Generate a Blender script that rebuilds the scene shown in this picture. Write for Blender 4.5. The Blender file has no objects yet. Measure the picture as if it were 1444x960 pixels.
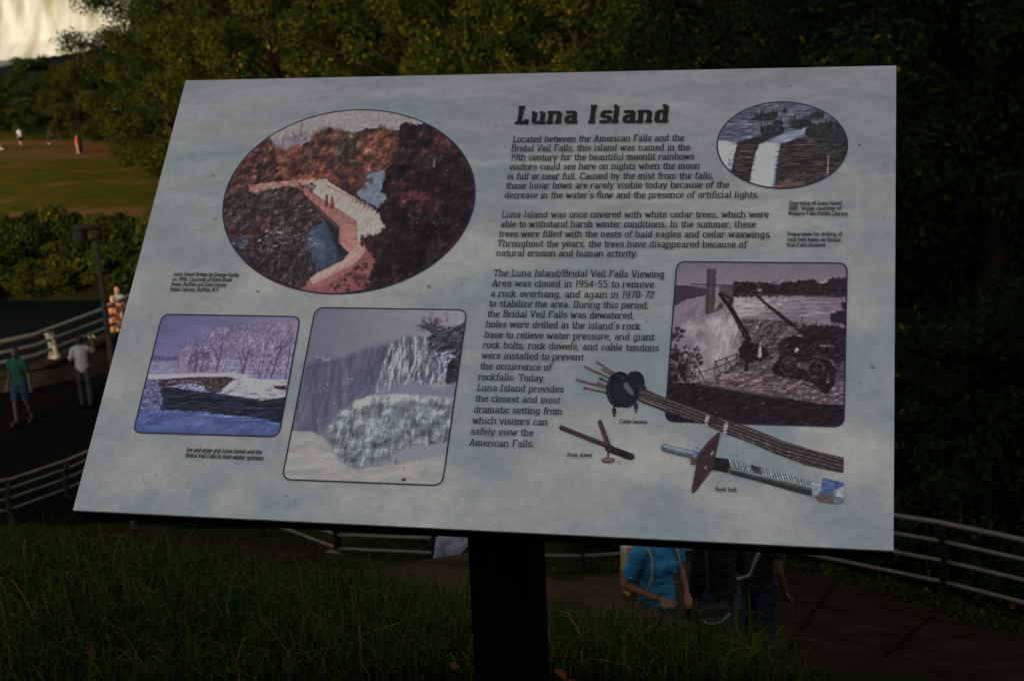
import bpy, bmesh, math, random
import numpy as np
from mathutils import Vector, Matrix

# ------------------------------------------------------------------ camera, world, sun
SC = bpy.context.scene
COL = SC.collection
FPX = 2099.0                                    # focal length in photo pixels (photo is 1444 x 960)
down = np.array([.156, 3.73, 1.0]); down /= np.linalg.norm(down)     # world down in camera axes (x right, y down, z ahead)
UPc = -down
Fc = np.array([0, 0, 1.0]) - UPc[2] * UPc; Fc /= np.linalg.norm(Fc)
Rc = np.cross(Fc, UPc)
M = np.array([Rc, Fc, UPc])                     # camera axes -> world axes (eye is the world origin)
cam_d = bpy.data.cameras.new('camera'); cam = bpy.data.objects.new('camera', cam_d); COL.objects.link(cam)
mx = Matrix.Identity(4)
for i, v in enumerate(([1, 0, 0], [0, -1, 0], [0, 0, -1])):
    w = M @ np.array(v, float)
    for j in range(3): mx[j][i] = w[j]
cam.matrix_world = mx
cam_d.sensor_width = 36; cam_d.lens = 36 * FPX / 1444
cam_d.clip_start = .05; cam_d.clip_end = 6000
cam_d.dof.use_dof = True; cam_d.dof.focus_distance = 1.88; cam_d.dof.aperture_fstop = 15.0
SC.camera = cam

SUN_AZ = math.radians(27)      # light travels this far to the right of straight ahead
SUN_EL = math.radians(13)
W = bpy.data.worlds.new('World'); SC.world = W; W.use_nodes = True
nt = W.node_tree
bg = nt.nodes['Background']
sky = nt.nodes.new('ShaderNodeTexSky'); sky.sky_type = 'NISHITA'; sky.sun_disc = False
sky.sun_elevation = SUN_EL; sky.sun_rotation = SUN_AZ + math.pi
sky.dust_density = 3.0
hsv = nt.nodes.new('ShaderNodeHueSaturation'); hsv.inputs['Saturation'].default_value = .08      # hazy evening sky
nt.links.new(sky.outputs[0], hsv.inputs['Color']); nt.links.new(hsv.outputs[0], bg.inputs[0]); bg.inputs[1].default_value = .15
sd = bpy.data.lights.new('sun', 'SUN'); sd.energy = 2.1; sd.angle = math.radians(.53); sd.color = (1, .78, .50)
so = bpy.data.objects.new('sun', sd); COL.objects.link(so)
tr = Vector((math.sin(SUN_AZ) * math.cos(SUN_EL), math.cos(SUN_AZ) * math.cos(SUN_EL), -math.sin(SUN_EL)))
so.rotation_euler = tr.to_track_quat('-Z', 'Y').to_euler()
so.location = (-20, -40, 30)
SC.view_settings.view_transform = 'Standard'; SC.view_settings.look = 'None'
SC.view_settings.exposure = 0.92; SC.view_settings.gamma = 1
SC.render.engine = 'CYCLES'
SC.cycles.max_bounces = 5; SC.cycles.diffuse_bounces = 2; SC.cycles.transmission_bounces = 2

# ------------------------------------------------------------------ helpers
rng = np.random.default_rng(7); random.seed(7)
def ray(px, py):
    return M @ np.array([(px - 722) / FPX, (py - 480) / FPX, 1.0])
def pt(px, py, D):
    r = ray(px, py); return r * (D / r[1])
def ptz(px, py, z):
    r = ray(px, py); return r * (z / r[2])
def lin(c):
    c = np.asarray(c, float) / 255.
    return np.where(c <= .04045, c / 12.92, ((c + .055) / 1.055) ** 2.4)
OFF = {}
def tag(o, label=None, cat=None, group=None, kind=None):
    if label: o['label'] = label
    if cat: o['category'] = cat
    if group: o['group'] = group
    if kind: o['kind'] = kind
    return o
def empty(name, loc, label, cat, group=None, rz=0):
    o = bpy.data.objects.new(name, None); COL.objects.link(o); o.location = loc; o.rotation_euler.z = rz
    o.empty_display_size = .1
    OFF[o.name] = np.array(loc, float)
    return tag(o, label, cat, group)
def link(name, me, mt, parent=None, org=None):
    """link a mesh whose vertices are in world axes; its origin goes to org (or to its parent's origin)"""
    o = bpy.data.objects.new(name, me); COL.objects.link(o)
    if parent is not None:
        base = OFF[parent.name]; o.parent = parent
    else:
        if org is None:
            n = len(me.vertices); c = np.empty(n * 3); me.vertices.foreach_get('co', c); c = c.reshape(-1, 3)
            org = np.array([(c[:, 0].min() + c[:, 0].max()) / 2, (c[:, 1].min() + c[:, 1].max()) / 2, c[:, 2].min()])
        base = np.array(org, float); o.location = base
    if np.abs(base).max() > 0:
        me.transform(Matrix.Translation(Vector(-base)))
    OFF[o.name] = base
    if mt is not None and not me.materials: me.materials.append(mt)
    return o
def np_mesh(name, V, F, col=None, smooth=False, mats=None, mi=None):
    """V (N,3); F list of int arrays (k, n); col (N,3) linear colour attribute 'Col'"""
    me = bpy.data.meshes.new(name)
    V = np.ascontiguousarray(V, np.float32)
    Fs = [np.asarray(f, np.int32) for f in (F if isinstance(F, list) else [F]) if len(f)]
    me.vertices.add(len(V)); me.vertices.foreach_set('co', V.ravel())
    loops = np.concatenate([f.ravel() for f in Fs]); tot = np.concatenate([np.full(len(f), f.shape[1], np.int32) for f in Fs])
    st = np.concatenate([[0], np.cumsum(tot)[:-1]]).astype(np.int32)
    me.loops.add(len(loops)); me.loops.foreach_set('vertex_index', loops)
    me.polygons.add(len(tot)); me.polygons.foreach_set('loop_start', st); me.polygons.foreach_set('loop_total', tot)
    if smooth is not False: me.polygons.foreach_set('use_smooth', np.ones(len(tot), bool))
    if mi is not None: me.polygons.foreach_set('material_index', np.asarray(mi, np.int32))
    me.update(calc_edges=True)
    if col is not None:
        a = me.color_attributes.new('Col', 'FLOAT_COLOR', 'POINT')
        c4 = np.ones((len(V), 4), np.float32); c4[:, :3] = col
        a.data.foreach_set('color', c4.ravel())
    for m_ in (mats or []): me.materials.append(m_)
    return me
class MB:
    def __init__(s): s.v = []; s.f = {}; s.n = 0; s.c = []
    def add(s, V, F, col=None):
        V = np.asarray(V, float); F = np.asarray(F, int)
        s.f.setdefault(F.shape[1], []).append(F + s.n); s.v.append(V); s.n += len(V)
        s.c.append(np.tile(np.asarray(col if col is not None else (1, 1, 1), float), (len(V), 1)) if col is None or np.ndim(col) == 1 else col)
        return s
    def box(s, c, size, ax=None):
        h = np.array(size) / 2.
        q = np.array([[x, y, z] for x in (-1, 1) for y in (-1, 1) for z in (-1, 1)]) * h
        if ax is not None: q = q @ np.asarray(ax)
        return s.add(q + np.array(c), [[0, 1, 3, 2], [4, 6, 7, 5], [0, 4, 5, 1], [2, 3, 7, 6], [0, 2, 6, 4], [1, 5, 7, 3]])
    def tube(s, P, R, seg=8, cap=True):
        P = np.asarray(P, float); n = len(P); R = np.broadcast_to(np.asarray(R, float), (n,))
        T = np.gradient(P, axis=0) if n > 2 else np.tile(P[-1] - P[0], (n, 1))
        T /= np.linalg.norm(T, axis=1)[:, None] + 1e-12
        a = np.array([0, 0, 1.]) if abs(T[0][2]) < .9 else np.array([1., 0, 0])
        vs = []
        for i in range(n):
            u = np.cross(T[i], a); u /= np.linalg.norm(u) + 1e-12; w = np.cross(T[i], u); a = np.cross(u, T[i])
            th = np.arange(seg) * 2 * math.pi / seg
            vs.append(P[i] + R[i] * (np.cos(th)[:, None] * u + np.sin(th)[:, None] * w))
        k = np.arange(seg); k2 = (k + 1) % seg
        F = np.concatenate([np.stack([i * seg + k, i * seg + k2, (i + 1) * seg + k2, (i + 1) * seg + k], 1) for i in range(n - 1)])
        s.add(np.concatenate(vs), F)
        if cap:
            for i in (0, n - 1):
                s.add(np.concatenate([vs[i], P[i:i + 1]]), np.stack([k, k2, np.full(seg, seg)], 1))
        return s
    def ball(s, c, r, seg=12, rings=8, ax=None):
        th = np.linspace(0, math.pi, rings + 1); ph = np.arange(seg) * 2 * math.pi / seg
        q = np.array([[math.sin(t) * math.cos(p), math.sin(t) * math.sin(p), math.cos(t)] for t in th for p in ph]) * np.array(r)
        if ax is not None: q = q @ np.asarray(ax)
        k = np.arange(seg); k2 = (k + 1) % seg
        F = np.concatenate([np.stack([i * seg + k, i * seg + k2, (i + 1) * seg + k2, (i + 1) * seg + k], 1) for i in range(rings)])
        return s.add(q + np.array(c), F)
    def prism(s, poly, z0, z1):
        """closed vertical prism over an xy outline"""
        poly = np.asarray(poly, float); n = len(poly)
        z0 = np.broadcast_to(z0, (n,)); z1 = np.broadcast_to(z1, (n,))
        k = np.arange(n); k2 = (k + 1) % n
        V = np.concatenate([np.c_[poly, z0], np.c_[poly, z1]])
        s.add(V, np.stack([k, k2, k2 + n, k + n], 1))
        c = poly.mean(0)
        s.add(np.concatenate([V[n:], [[c[0], c[1], z1.mean()]]]), np.stack([k, k2, np.full(n, n)], 1))
        s.add(np.concatenate([V[:n], [[c[0], c[1], z0.mean()]]]), np.stack([k2, k, np.full(n, n)], 1))
        return s
    def mesh(s, name, col=False, smooth=False):
        return np_mesh(name, np.concatenate(s.v), [np.concatenate(f) for f in s.f.values()],
                       np.concatenate(s.c) if col else None, smooth)
    def build(s, name, mt, parent=None, org=None, smooth=False, col=False):
        return link(name, s.mesh(name, col, smooth), mt, parent, org)

def mat(name, c, rough=.7, c2=None, scale=8., lo=.35, hi=.65, bump=0., bscale=None, metal=0., attr=False, spec=.0, detail=5., stretch=None, turn=(0, 0, 0)):
    m = bpy.data.materials.new(name); m.use_nodes = True; n = m.node_tree.nodes; L = m.node_tree.links
    b = n['Principled BSDF']; b.inputs['Roughness'].default_value = rough; b.inputs['Metallic'].default_value = metal
    b.inputs['Specular IOR Level'].default_value = spec
    b.inputs['Base Color'].default_value = (*c, 1)
    tc = n.new('ShaderNodeTexCoord'); src = tc.outputs['Object']
    if stretch is not None:
        mp = n.new('ShaderNodeMapping'); mp.inputs['Scale'].default_value = stretch; mp.inputs['Rotation'].default_value = turn
        L.new(src, mp.inputs['Vector']); src = mp.outputs['Vector']
    out = None
    if c2 is not None:
        t = n.new('ShaderNodeTexNoise'); t.inputs['Scale'].default_value = scale; t.inputs['Detail'].default_value = detail
        L.new(src, t.inputs['Vector'])
        r = n.new('ShaderNodeValToRGB'); r.color_ramp.elements[0].position = lo; r.color_ramp.elements[1].position = hi
        r.color_ramp.elements[0].color = (*c, 1); r.color_ramp.elements[1].color = (*c2, 1)
        L.new(t.outputs['Fac'], r.inputs['Fac']); out = r.outputs['Color']
    if attr:
        a = n.new('ShaderNodeAttribute'); a.attribute_name = 'Col'
        if out is None: out = a.outputs['Color']
        else:
            mm = n.new('ShaderNodeMix'); mm.data_type = 'RGBA'; mm.blend_type = 'MULTIPLY'; mm.inputs[0].default_value = 1
            L.new(a.outputs['Color'], mm.inputs[6]); L.new(out, mm.inputs[7]); out = mm.outputs[2]
    if out is not None: L.new(out, b.inputs['Base Color'])
    if bump:
        t2 = n.new('ShaderNodeTexNoise'); t2.inputs['Scale'].default_value = bscale or scale * 4; t2.inputs['Detail'].default_value = 6
        L.new(src, t2.inputs['Vector'])
        bp = n.new('ShaderNodeBump'); bp.inputs['Strength'].default_value = bump; bp.inputs['Distance'].default_value = .02
        L.new(t2.outputs['Fac'], bp.inputs['Height']); L.new(bp.outputs['Normal'], b.inputs['Normal'])
    return m

# value noise for terrain and print
def _hash(ix, iy, seed):
    h = (ix.astype(np.int64) * 374761393 + iy.astype(np.int64) * 668265263 + seed * 974711) & 0x7fffffff
    h = ((h ^ (h >> 13)) * 1274126177) & 0x7fffffff
    return ((h ^ (h >> 16)) & 0xffff) / 65535.
def vnoise(x, y, seed=0):
    ix = np.floor(x); iy = np.floor(y); fx = x - ix; fy = y - iy
    fx = fx * fx * (3 - 2 * fx); fy = fy * fy * (3 - 2 * fy)
    a = _hash(ix, iy, seed); b = _hash(ix + 1, iy, seed); c = _hash(ix, iy + 1, seed); d = _hash(ix + 1, iy + 1, seed)
    return (a * (1 - fx) + b * fx) * (1 - fy) + (c * (1 - fx) + d * fx) * fy
def fbm(x, y, seed=0, oct=4):
    s = 0; amp = .5; t = 0
    for k in range(oct):
        s = s + amp * vnoise(x * 2 ** k + 17.3 * k, y * 2 ** k + 9.1 * k, seed + k); t += amp; amp *= .5
    return s / t
# ------------------------------------------------------------------ terrain
ZP = -10.0          # lower plaza level
ZW = -13.2          # stream level
CP = [(0, 0, -1.65), (-2, 1, -1.65), (2, 1, -1.7), (-1.2, 3.4, -1.64), (0, 3.2, -1.62), (1.2, 3.3, -1.80), (-6, 2, -1.8), (6, 2, -1.9),
      (0, -8, -1.2), (-10, -8, -1.6), (10, -8, -1.2), (0, -25, -.6), (-25, -25, -1.5), (25, -25, -.5), (0, -45, -.3), (-45, -45, -1), (45, -45, 0), (-30, -8, -5), (-26, 4, -8), (30, 0, -4)]
for q in [(150, 797, 4.7), (20, 788, 4.6), (330, 815, 4.8), (440, 850, 5.1), (560, 866, 5.4), (690, 878, 5.4), (850, 912, 5.0), (950, 940, 4.7), (1060, 985, 4.4),
          # bank below the grass, path and stairs
          (60, 768, 15), (200, 750, 18), (330, 765, 17), (420, 800, 14), (640, 1027, 10.6),
          (920, 1035, 11), (1050, 1010, 11.5), (1200, 950, 12.5), (1390, 935, 13), (1325, 862, 16), (1115, 812, 17), (1444, 890, 15.5), (1250, 850, 16),
          (850, 812, 19.5), (1000, 800, 18.5), (770, 815, 21), (600, 805, 22), (480, 795, 24), (380, 770, 25.5), (1120, 780, 22), (1300, 800, 20), (1500, 840, 19)]:
    CP.append(tuple(pt(*q)))
for x, y in [(-8.6, 26), (-6, 27), (-9, 30), (-12, 30), (-9.5, 34), (-12.5, 33), (-5, 34), (-4, 30), (-8, 39), (-14, 35), (-3, 42), (-18, 30), (-20, 22)]: CP.append((x, y, ZP))
for x, y in [(-17, 40), (-12, 44), (-8, 48), (-17, 50), (-10, 54), (-24, 44), (-28, 52), (-4, 52), (-38, 48)]: CP.append((x, y, ZW - .9))
for x, y, z in [(-17, 60, -12.9), (-12, 63, -12.6), (-21, 61, -12.9), (-28, 62, -12.8), (-5, 62, -12.4), (3, 55, -11.5), (10, 50, -10.5), (18, 40, -9.5), (12, 32, -9.3), (26, 50, -10), (40, 40, -9), (24, 22, -8), (40, 15, -7),
                (8, 24, -9.2), (3, 30, -10), (0, 36, -10.4)]: CP.append((x, y, z))
for q in [(20, 310, 68), (200, 305, 69), (60, 250, 95), (200, 250, 95), (30, 208, 132), (110, 208, 134), (200, 210, 132), (30, 190, 146), (-150, 250, 100), (-100, 200, 140)]: CP.append(tuple(pt(*q)))
for x, y, z in [(0, 95, -13), (20, 90, -12), (0, 135, -15), (40, 120, -12), (80, 100, -9), (60, 140, -13), (-80, 140, -17), (-90, 90, -15), (-70, 50, -13), (-60, 20, -10), (70, 40, -8), (70, -20, -3), (-70, -30, -4)]: CP.append((x, y, z))
CP = np.array(CP, float)
_d = np.sqrt(((CP[:, None, :2] - CP[None, :, :2]) ** 2).sum(-1) + .36)
_A = np.zeros((len(CP) + 1,) * 2); _A[:-1, :-1] = _d - np.eye(len(CP)) * .05; _A[:-1, -1] = 1; _A[-1, :-1] = 1
_w = np.linalg.solve(_A, np.r_[CP[:, 2], 0])
def gz(x, y):
    x = np.asarray(x, float); y = np.asarray(y, float); sh = np.broadcast(x, y).shape
    xf = np.broadcast_to(x, sh).ravel(); yf = np.broadcast_to(y, sh).ravel()
    z = np.full(len(xf), _w[-1])
    for i in range(len(CP)):
        z += _w[i] * np.sqrt((xf - CP[i, 0]) ** 2 + (yf - CP[i, 1]) ** 2 + .36)
    r = np.hypot(xf, yf)
    z = np.where(yf < 0, z + (-1.0 - z) * np.clip((r - 60) / 60, 0, 1), z)
    z = np.clip(z, -19, 3)
    cl = np.clip((yf - 158 + .25 * np.clip(xf, -200, 200) * 0) / 14, 0, 1)
    z = z * (1 - cl) + (-52) * cl
    far = np.clip((yf - 775) / 25, 0, 1); z = z * (1 - far) + (-4.0 + 0 * z) * far
    sd_ = np.clip((xf - 150 - .02 * yf) / 120, 0, 1) * np.clip((yf - 100) / 60, 0, 1) * (yf < 775)
    z = z * (1 - sd_) + (-9) * sd_
    return z.reshape(sh) if sh else float(z[0])
def g1(x, y): return float(gz(np.array([x]), np.array([y]))[0])

def axis(*segs):
    out = []
    for a, b, st in segs: out.append(np.arange(a, b, st))
    return np.concatenate(out + [[segs[-1][1]]])
gx = axis((-3000, -400, 400), (-400, -120, 40), (-120, -40, 5), (-40, -14, .8), (-14, 14, .25), (14, 40, .8), (40, 120, 5), (120, 400, 40), (400, 3000, 400))
gy = axis((-3000, -200, 400), (-200, -50, 15), (-50, -4, 2), (-4, 24, .25), (24, 60, .5), (60, 160, 1.5), (160, 180, 4), (180, 760, 60), (760, 810, 8), (810, 1200, 80), (1200, 4000, 400))
GX, GY = np.meshgrid(gx, gy)
GZ = gz(GX, GY)
dist = np.hypot(GX, GY)
GZ = GZ + (fbm(GX * .7, GY * .7, 3) - .5) * .10 * np.clip((dist - 5) / 15, 0, 1)
nr, nc = GX.shape
idx = np.arange(nr * nc).reshape(nr, nc)
Fq = np.stack([idx[:-1, :-1], idx[:-1, 1:], idx[1:, 1:], idx[1:, :-1]], -1).reshape(-1, 4)

def ground_mat():
    m = bpy.data.materials.new('ground'); m.use_nodes = True; n = m.node_tree.nodes; L = m.node_tree.links
    b = n['Principled BSDF']; b.inputs['Roughness'].default_value = .9; b.inputs['Specular IOR Level'].default_value = .0
    tc = n.new('ShaderNodeTexCoord')
    def noise(s, d=6, rough=.6):
        t = n.new('ShaderNodeTexNoise'); t.inputs['Scale'].default_value = s; t.inputs['Detail'].default_value = d; t.inputs['Roughness'].default_value = rough
        L.new(tc.outputs['Object'], t.inputs['Vector']); return t.outputs['Fac']
    def ramp(f, stops):
        r = n.new('ShaderNodeValToRGB'); e = r.color_ramp.elements
        e[0].position, e[0].color = stops[0][0], (*stops[0][1], 1); e[1].position, e[1].color = stops[-1][0], (*stops[-1][1], 1)
        for p, c in stops[1:-1]:
            q = e.new(p); q.color = (*c, 1)
        L.new(f, r.inputs['Fac']); return r.outputs['Color']
    grass = ramp(noise(.7, 10, .72), [(.3, (.020, .025, .003)), (.5, (.046, .042, .005)), (.7, (.085, .056, .009))])
    soil = ramp(noise(9, 6), [(.3, (.06, .028, .010)), (.7, (.15, .075, .028))])
    k = ramp(noise(.16, 3), [(.56, (0, 0, 0)), (.66, (1, 1, 1))])
    mx_ = n.new('ShaderNodeMix'); mx_.data_type = 'RGBA'
    L.new(k, mx_.inputs[0]); L.new(grass, mx_.inputs[6]); L.new(soil, mx_.inputs[7])
    sa = n.new('ShaderNodeAttribute'); sa.attribute_name = 'soil'
    mm_ = n.new('ShaderNodeMath'); mm_.operation = 'MAXIMUM'; L.new(sa.outputs['Fac'], mm_.inputs[0]); L.new(k, mm_.inputs[1]); L.new(mm_.outputs[0], mx_.inputs[0])
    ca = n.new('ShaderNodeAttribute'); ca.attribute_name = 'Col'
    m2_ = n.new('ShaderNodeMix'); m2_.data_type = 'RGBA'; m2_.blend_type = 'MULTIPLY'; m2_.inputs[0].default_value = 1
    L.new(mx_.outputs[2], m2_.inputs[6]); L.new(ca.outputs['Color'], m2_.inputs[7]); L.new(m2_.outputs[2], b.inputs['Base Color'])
    bp = n.new('ShaderNodeBump'); bp.inputs['Strength'].default_value = .8; bp.inputs['Distance'].default_value = .06
    L.new(noise(14, 8, .7), bp.inputs['Height']); L.new(bp.outputs['Normal'], b.inputs['Normal'])
    return m
M_ground = ground_mat()
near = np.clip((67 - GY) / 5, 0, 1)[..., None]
gcol = (np.array([1, 1, 1.]) * (1 - near) + np.array([.22, .34, .5]) * near).reshape(-1, 3)          # near slope tinted darker and greener / dry open lawn
tk_ = pt(122, 218, 127)
soil_m = np.clip(1.5 - np.hypot((GX - tk_[0] - 1) / 11, (GY - tk_[1]) / 13) * 1.5 + (fbm(GX * .3, GY * .3, 9) - .5) * 1.2, 0, 1)
soil_m = np.maximum(soil_m, np.clip(1.6 - np.abs(GY - 137 + (fbm(GX * .08, GY * 0, 4) - .5) * 3) / 2.2, 0, 1) * (GY > 100))          # trodden path
soil_m = np.maximum(soil_m, np.clip(1.5 - np.abs(GY - 71 - GX * .06) / 1.3, 0, 1) * .9)
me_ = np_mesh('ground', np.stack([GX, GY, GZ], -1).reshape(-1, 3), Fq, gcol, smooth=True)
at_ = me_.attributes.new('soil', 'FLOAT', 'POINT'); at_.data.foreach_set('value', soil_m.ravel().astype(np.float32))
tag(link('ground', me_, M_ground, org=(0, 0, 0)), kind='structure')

M_conc = mat('old_concrete', (.008, .0052, .003), .95, (.019, .0128, .0078), 2.2, .3, .75, .5, 40)
M_conc2 = mat('worn_concrete', (.017, .011, .007), .9, (.038, .027, .018), 3, .3, .75, .5, 50)
M_asph = mat('asphalt', (.0028, .0023, .0019), .95, (.005, .0043, .0036), 6, .3, .7, .5, 90)
M_joint = mat('joint_fill', (.006, .005, .004), .95)

def seg_dist(x, y, P):
    """signed distance to an xy outline, negative inside"""
    P = np.asarray(P, float); d = np.full(x.shape, 1e9); ins = np.zeros(x.shape, bool); n = len(P)
    for i in range(n):
        a = P[i]; b = P[(i + 1) % n]; e = b - a
        t = np.clip(((x - a[0]) * e[0] + (y - a[1]) * e[1]) / (e @ e + 1e-12), 0, 1)
        d = np.minimum(d, np.hypot(x - a[0] - t * e[0], y - a[1] - t * e[1]))
        c = ((a[1] > y) != (b[1] > y)) & (x < (b[0] - a[0]) * (y - a[1]) / (b[1] - a[1] + 1e-15) + a[0])
        ins ^= c
    return np.where(ins, -d, d)

def densify(P, st, closed=True):
    P = [np.asarray(p, float) for p in P]; out = []
    for i in range(len(P) if closed else len(P) - 1):
        a = P[i]; b = P[(i + 1) % len(P)]; k = max(1, int(np.linalg.norm(b - a) / st))
        out += [a + (b - a) * j / k for j in range(k)]
    if not closed: out.append(P[-1])
    return np.array(out)
def paved(name, outline, mt, lift, st=.4, depth=.25, flat=None):
    """a paved sheet draped on the terrain: top surface with a skirt"""
    out = densify([np.array(p[:2], float) for p in outline], st)
    bm = bmesh.new()
    vs = [bm.verts.new((p[0], p[1], 0)) for p in out]
    f = bm.faces.new(vs)
    # cut it by grid lines so that it can follow the ground
    mn = out.min(0); mxx = out.max(0)
    for ax in (0, 1):
        for c in np.arange(mn[ax] + st, mxx[ax], st):
            co = [0, 0, 0]; no = [0, 0, 0]; co[ax] = c; no[ax] = 1
            bmesh.ops.bisect_plane(bm, geom=bm.verts[:] + bm.edges[:] + bm.faces[:], plane_co=co, plane_no=no, dist=1e-5)
    be = [e for e in bm.edges if len(e.link_faces) == 1]
    r = bmesh.ops.extrude_edge_only(bm, edges=be)
    low = {v for v in r['geom'] if isinstance(v, bmesh.types.BMVert)}
    for v in bm.verts:
        z = (g1(v.co.x, v.co.y) if flat is None else flat) + lift
        v.co.z = z - (depth if v in low else 0)
    bmesh.ops.recalc_face_normals(bm, faces=bm.faces[:])
    me = bpy.data.meshes.new(name); bm.to_mesh(me); bm.free()
    return tag(link(name, me, mt, org=(0, 0, 0)), kind='structure')
XY = lambda px, py, D: pt(px, py, D)[:2]
paved('plaza', [(-9.7, 25.5), (-6, 25.6), (-3.0, 27), (-1, 33), (-1, 43), (-4.0, 43.5), (-7.9, 38.2), (-13.2, 33.6), (-17, 31.5), (-17, 25)], M_asph, .07, .7)
paved('upper_path', [XY(40, 772, 15), XY(110, 735, 20), XY(215, 733, 20.5), XY(330, 752, 19.5), XY(440, 800, 16), XY(520, 835, 12.5), XY(420, 860, 11), XY(150, 800, 12)], M_conc, .06, .5)
paved('lower_path', [XY(900, 1100, 10.3), XY(860, 900, 13.2), XY(900, 830, 16.0), XY(1115, 803, 17.4), XY(1220, 832, 16.6), XY(1320, 866, 15.6), XY(1450, 905, 14.6), XY(1540, 930, 14.2), XY(1560, 1060, 11.6), XY(1300, 1100, 10.3)], M_conc, .06, .4)
def joint(name, a, b, w, lift):
    P = densify([a, b], .3, False); d = (P[-1] - P[0]) / np.linalg.norm(P[-1] - P[0]); nn = np.array([-d[1], d[0]]) * w / 2
    V = np.array([[p[0] + s * nn[0], p[1] + s * nn[1], g1(p[0] + s * nn[0], p[1] + s * nn[1]) + lift] for p in P for s in (-1, 1)])
    F = [[2 * i, 2 * i + 1, 2 * i + 3, 2 * i + 2] for i in range(len(P) - 1)]
    return tag(link(name, np_mesh(name, V, np.array(F)), M_joint, org=(0, 0, 0)), kind='structure')
joint('path_joint', XY(122, 766, 16), XY(214, 734, 20.3), .05, .07)
joint('path_joint', XY(1248, 928, 13), XY(1316, 872, 15.3), .05, .075)
joint('path_joint', XY(1080, 960, 12.2), XY(1180, 820, 16.6), .04, .075)

# stream between plaza and island
def water_mat(name, c, rough, bscale, strength, foam=None, flo=.6, fhi=.7, fscale=.4):
    m = mat(name, c, rough, foam, fscale, flo, fhi, strength, bscale, spec=.03, detail=8)
    return m
M_stream = water_mat('stream_water', (.003, .0045, .004), .55, 2.5, .5, (.06, .06, .055), .70, .80, .55)
M_stream.node_tree.nodes['Principled BSDF'].inputs['IOR'].default_value = 1.10
tag(link('stream', np_mesh('stream', np.array([[x, y, ZW] for x, y in [(-70, 33), (-30, 36), (-16, 37), (-6, 41.5), (0, 45), (6, 52), (0, 62), (-20, 66), (-70, 66)]], float), [np.arange(9)[None]]), M_stream, org=(0, 0, 0)), kind='structure')

# gorge river, ridge of fallen rock, the big waterfall
M_river = water_mat('river_water', (.02, .03, .03), .35, .05, .6, (.42, .42, .40), .50, .60, .018)
tag(link('river', np_mesh('river', np.array([[-1500, 176, -45], [700, 176, -45], [700, 790, -45], [-1500, 790, -45]], float), np.array([[0, 1, 2, 3]])), M_river, org=(0, 0, 0)), kind='structure')
def ridge():
    a = ptz(-260, 130, -40) * 0
    L_ = pt(-330, 130, 560); R_ = pt(230, 40, 560)
    ctrl = [(-330, 150), (-100, 116), (0, 97), (40, 88), (90, 78), (130, 71), (160, 65), (200, 60), (260, 62)]
    xs = np.linspace(L_[0], R_[0], 160); ys = np.linspace(-70, 70, 40)
    tops = np.array([pt(q[0], q[1], 560) for q in ctrl])
    tz = np.interp(xs, tops[:, 0], tops[:, 2])
    V = []
    for j, y in enumerate(ys):
        prof = max(0, 1 - (abs(y) / 70) ** 1.6)
        n_ = (fbm(xs * .09, np.full_like(xs, y * .09), 5) - .5)
        z = -47 + (tz + 47) * prof + n_ * 5 * (1 if abs(y) < 68 else 0) * min(1, prof * 2)
        V.append(np.stack([xs, np.full_like(xs, 560 + y), z], 1))
    V = np.concatenate(V); k = np.arange(160 * 40).reshape(40, 160)
    F = np.stack([k[:-1, :-1], k[:-1, 1:], k[1:, 1:], k[1:, :-1]], -1).reshape(-1, 4)
    m = mat('wet_rock', (.003, .0045, .004), .9, (.009, .011, .010), .12, .35, .7, .8, .6)
    return tag(link('rock_ridge', np_mesh('rock_ridge', V, F, smooth=True), m, org=(0, 560, -47)), kind='structure')
ridge()
def falls():
    x1 = pt(187, 10, 760)[0]
    us = np.linspace(0, 1, 420); vs = np.linspace(0, 1, 46)
    U, Vv = np.meshgrid(us, vs)
    X = x1 - 460 * U
    Y = 760 - 34 * np.sin(np.clip(U * 1.5, 0, 1) * math.pi) - 60 * U + 10 * U
    Z = -2 - 48 * Vv
    fl = fbm(X * .11, Vv * 1.2 + 3, 11, 5) - .5
    Y = Y - 9 * Vv ** 1.6 - fl * (2 + 7 * Vv) - 16 * np.clip(Vv - .72, 0, 1) ** 1.2 * 6 * (.4 + fbm(X * .03, Vv * 3, 13))
    Y[0] = Y[0] + 3
    back = np.stack([X, Y + 60, Z], -1); front = np.stack([X, Y, Z], -1)
    nr_, nc_ = X.shape; k = np.arange(nr_ * nc_).reshape(nr_, nc_); N = nr_ * nc_
    F = np.stack([k[:-1, :-1], k[1:, :-1], k[1:, 1:], k[:-1, 1:]], -1).reshape(-1, 4)
    F = np.concatenate([F, F[:, ::-1] + N, np.stack([k[0, :-1], k[0, 1:], k[0, 1:] + N, k[0, :-1] + N], 1), np.stack([k[-1, :-1], k[-1, :-1] + N, k[-1, 1:] + N, k[-1, 1:]], 1),
                        np.stack([k[:-1, 0], k[:-1, 0] + N, k[1:, 0] + N, k[1:, 0]], 1), np.stack([k[:-1, -1], k[1:, -1], k[1:, -1] + N, k[:-1, -1] + N], 1)])
    m = mat('falling_water', (.21, .215, .115), .8, (.42, .395, .325), .11, .36, .58, .35, .3, stretch=(1.1, .3, .26), turn=(0, -.42, 0), detail=7)
    return tag(link('waterfall', np_mesh('waterfall', np.concatenate([front.reshape(-1, 3), back.reshape(-1, 3)]), F, smooth=True), m, org=(x1 - 200, 760, -50)), kind='structure')
falls()
tag(link('upper_river', np_mesh('upper_river', np.array([[-1500, 740, -2.2], [pt(187, 0, 760)[0] - 1, 762, -2.2], [-60, 1500, -2.2], [-1500, 1500, -2.2]], float), np.array([[0, 1, 2, 3]])), M_river, org=(0, 0, 0)), kind='structure')
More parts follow.
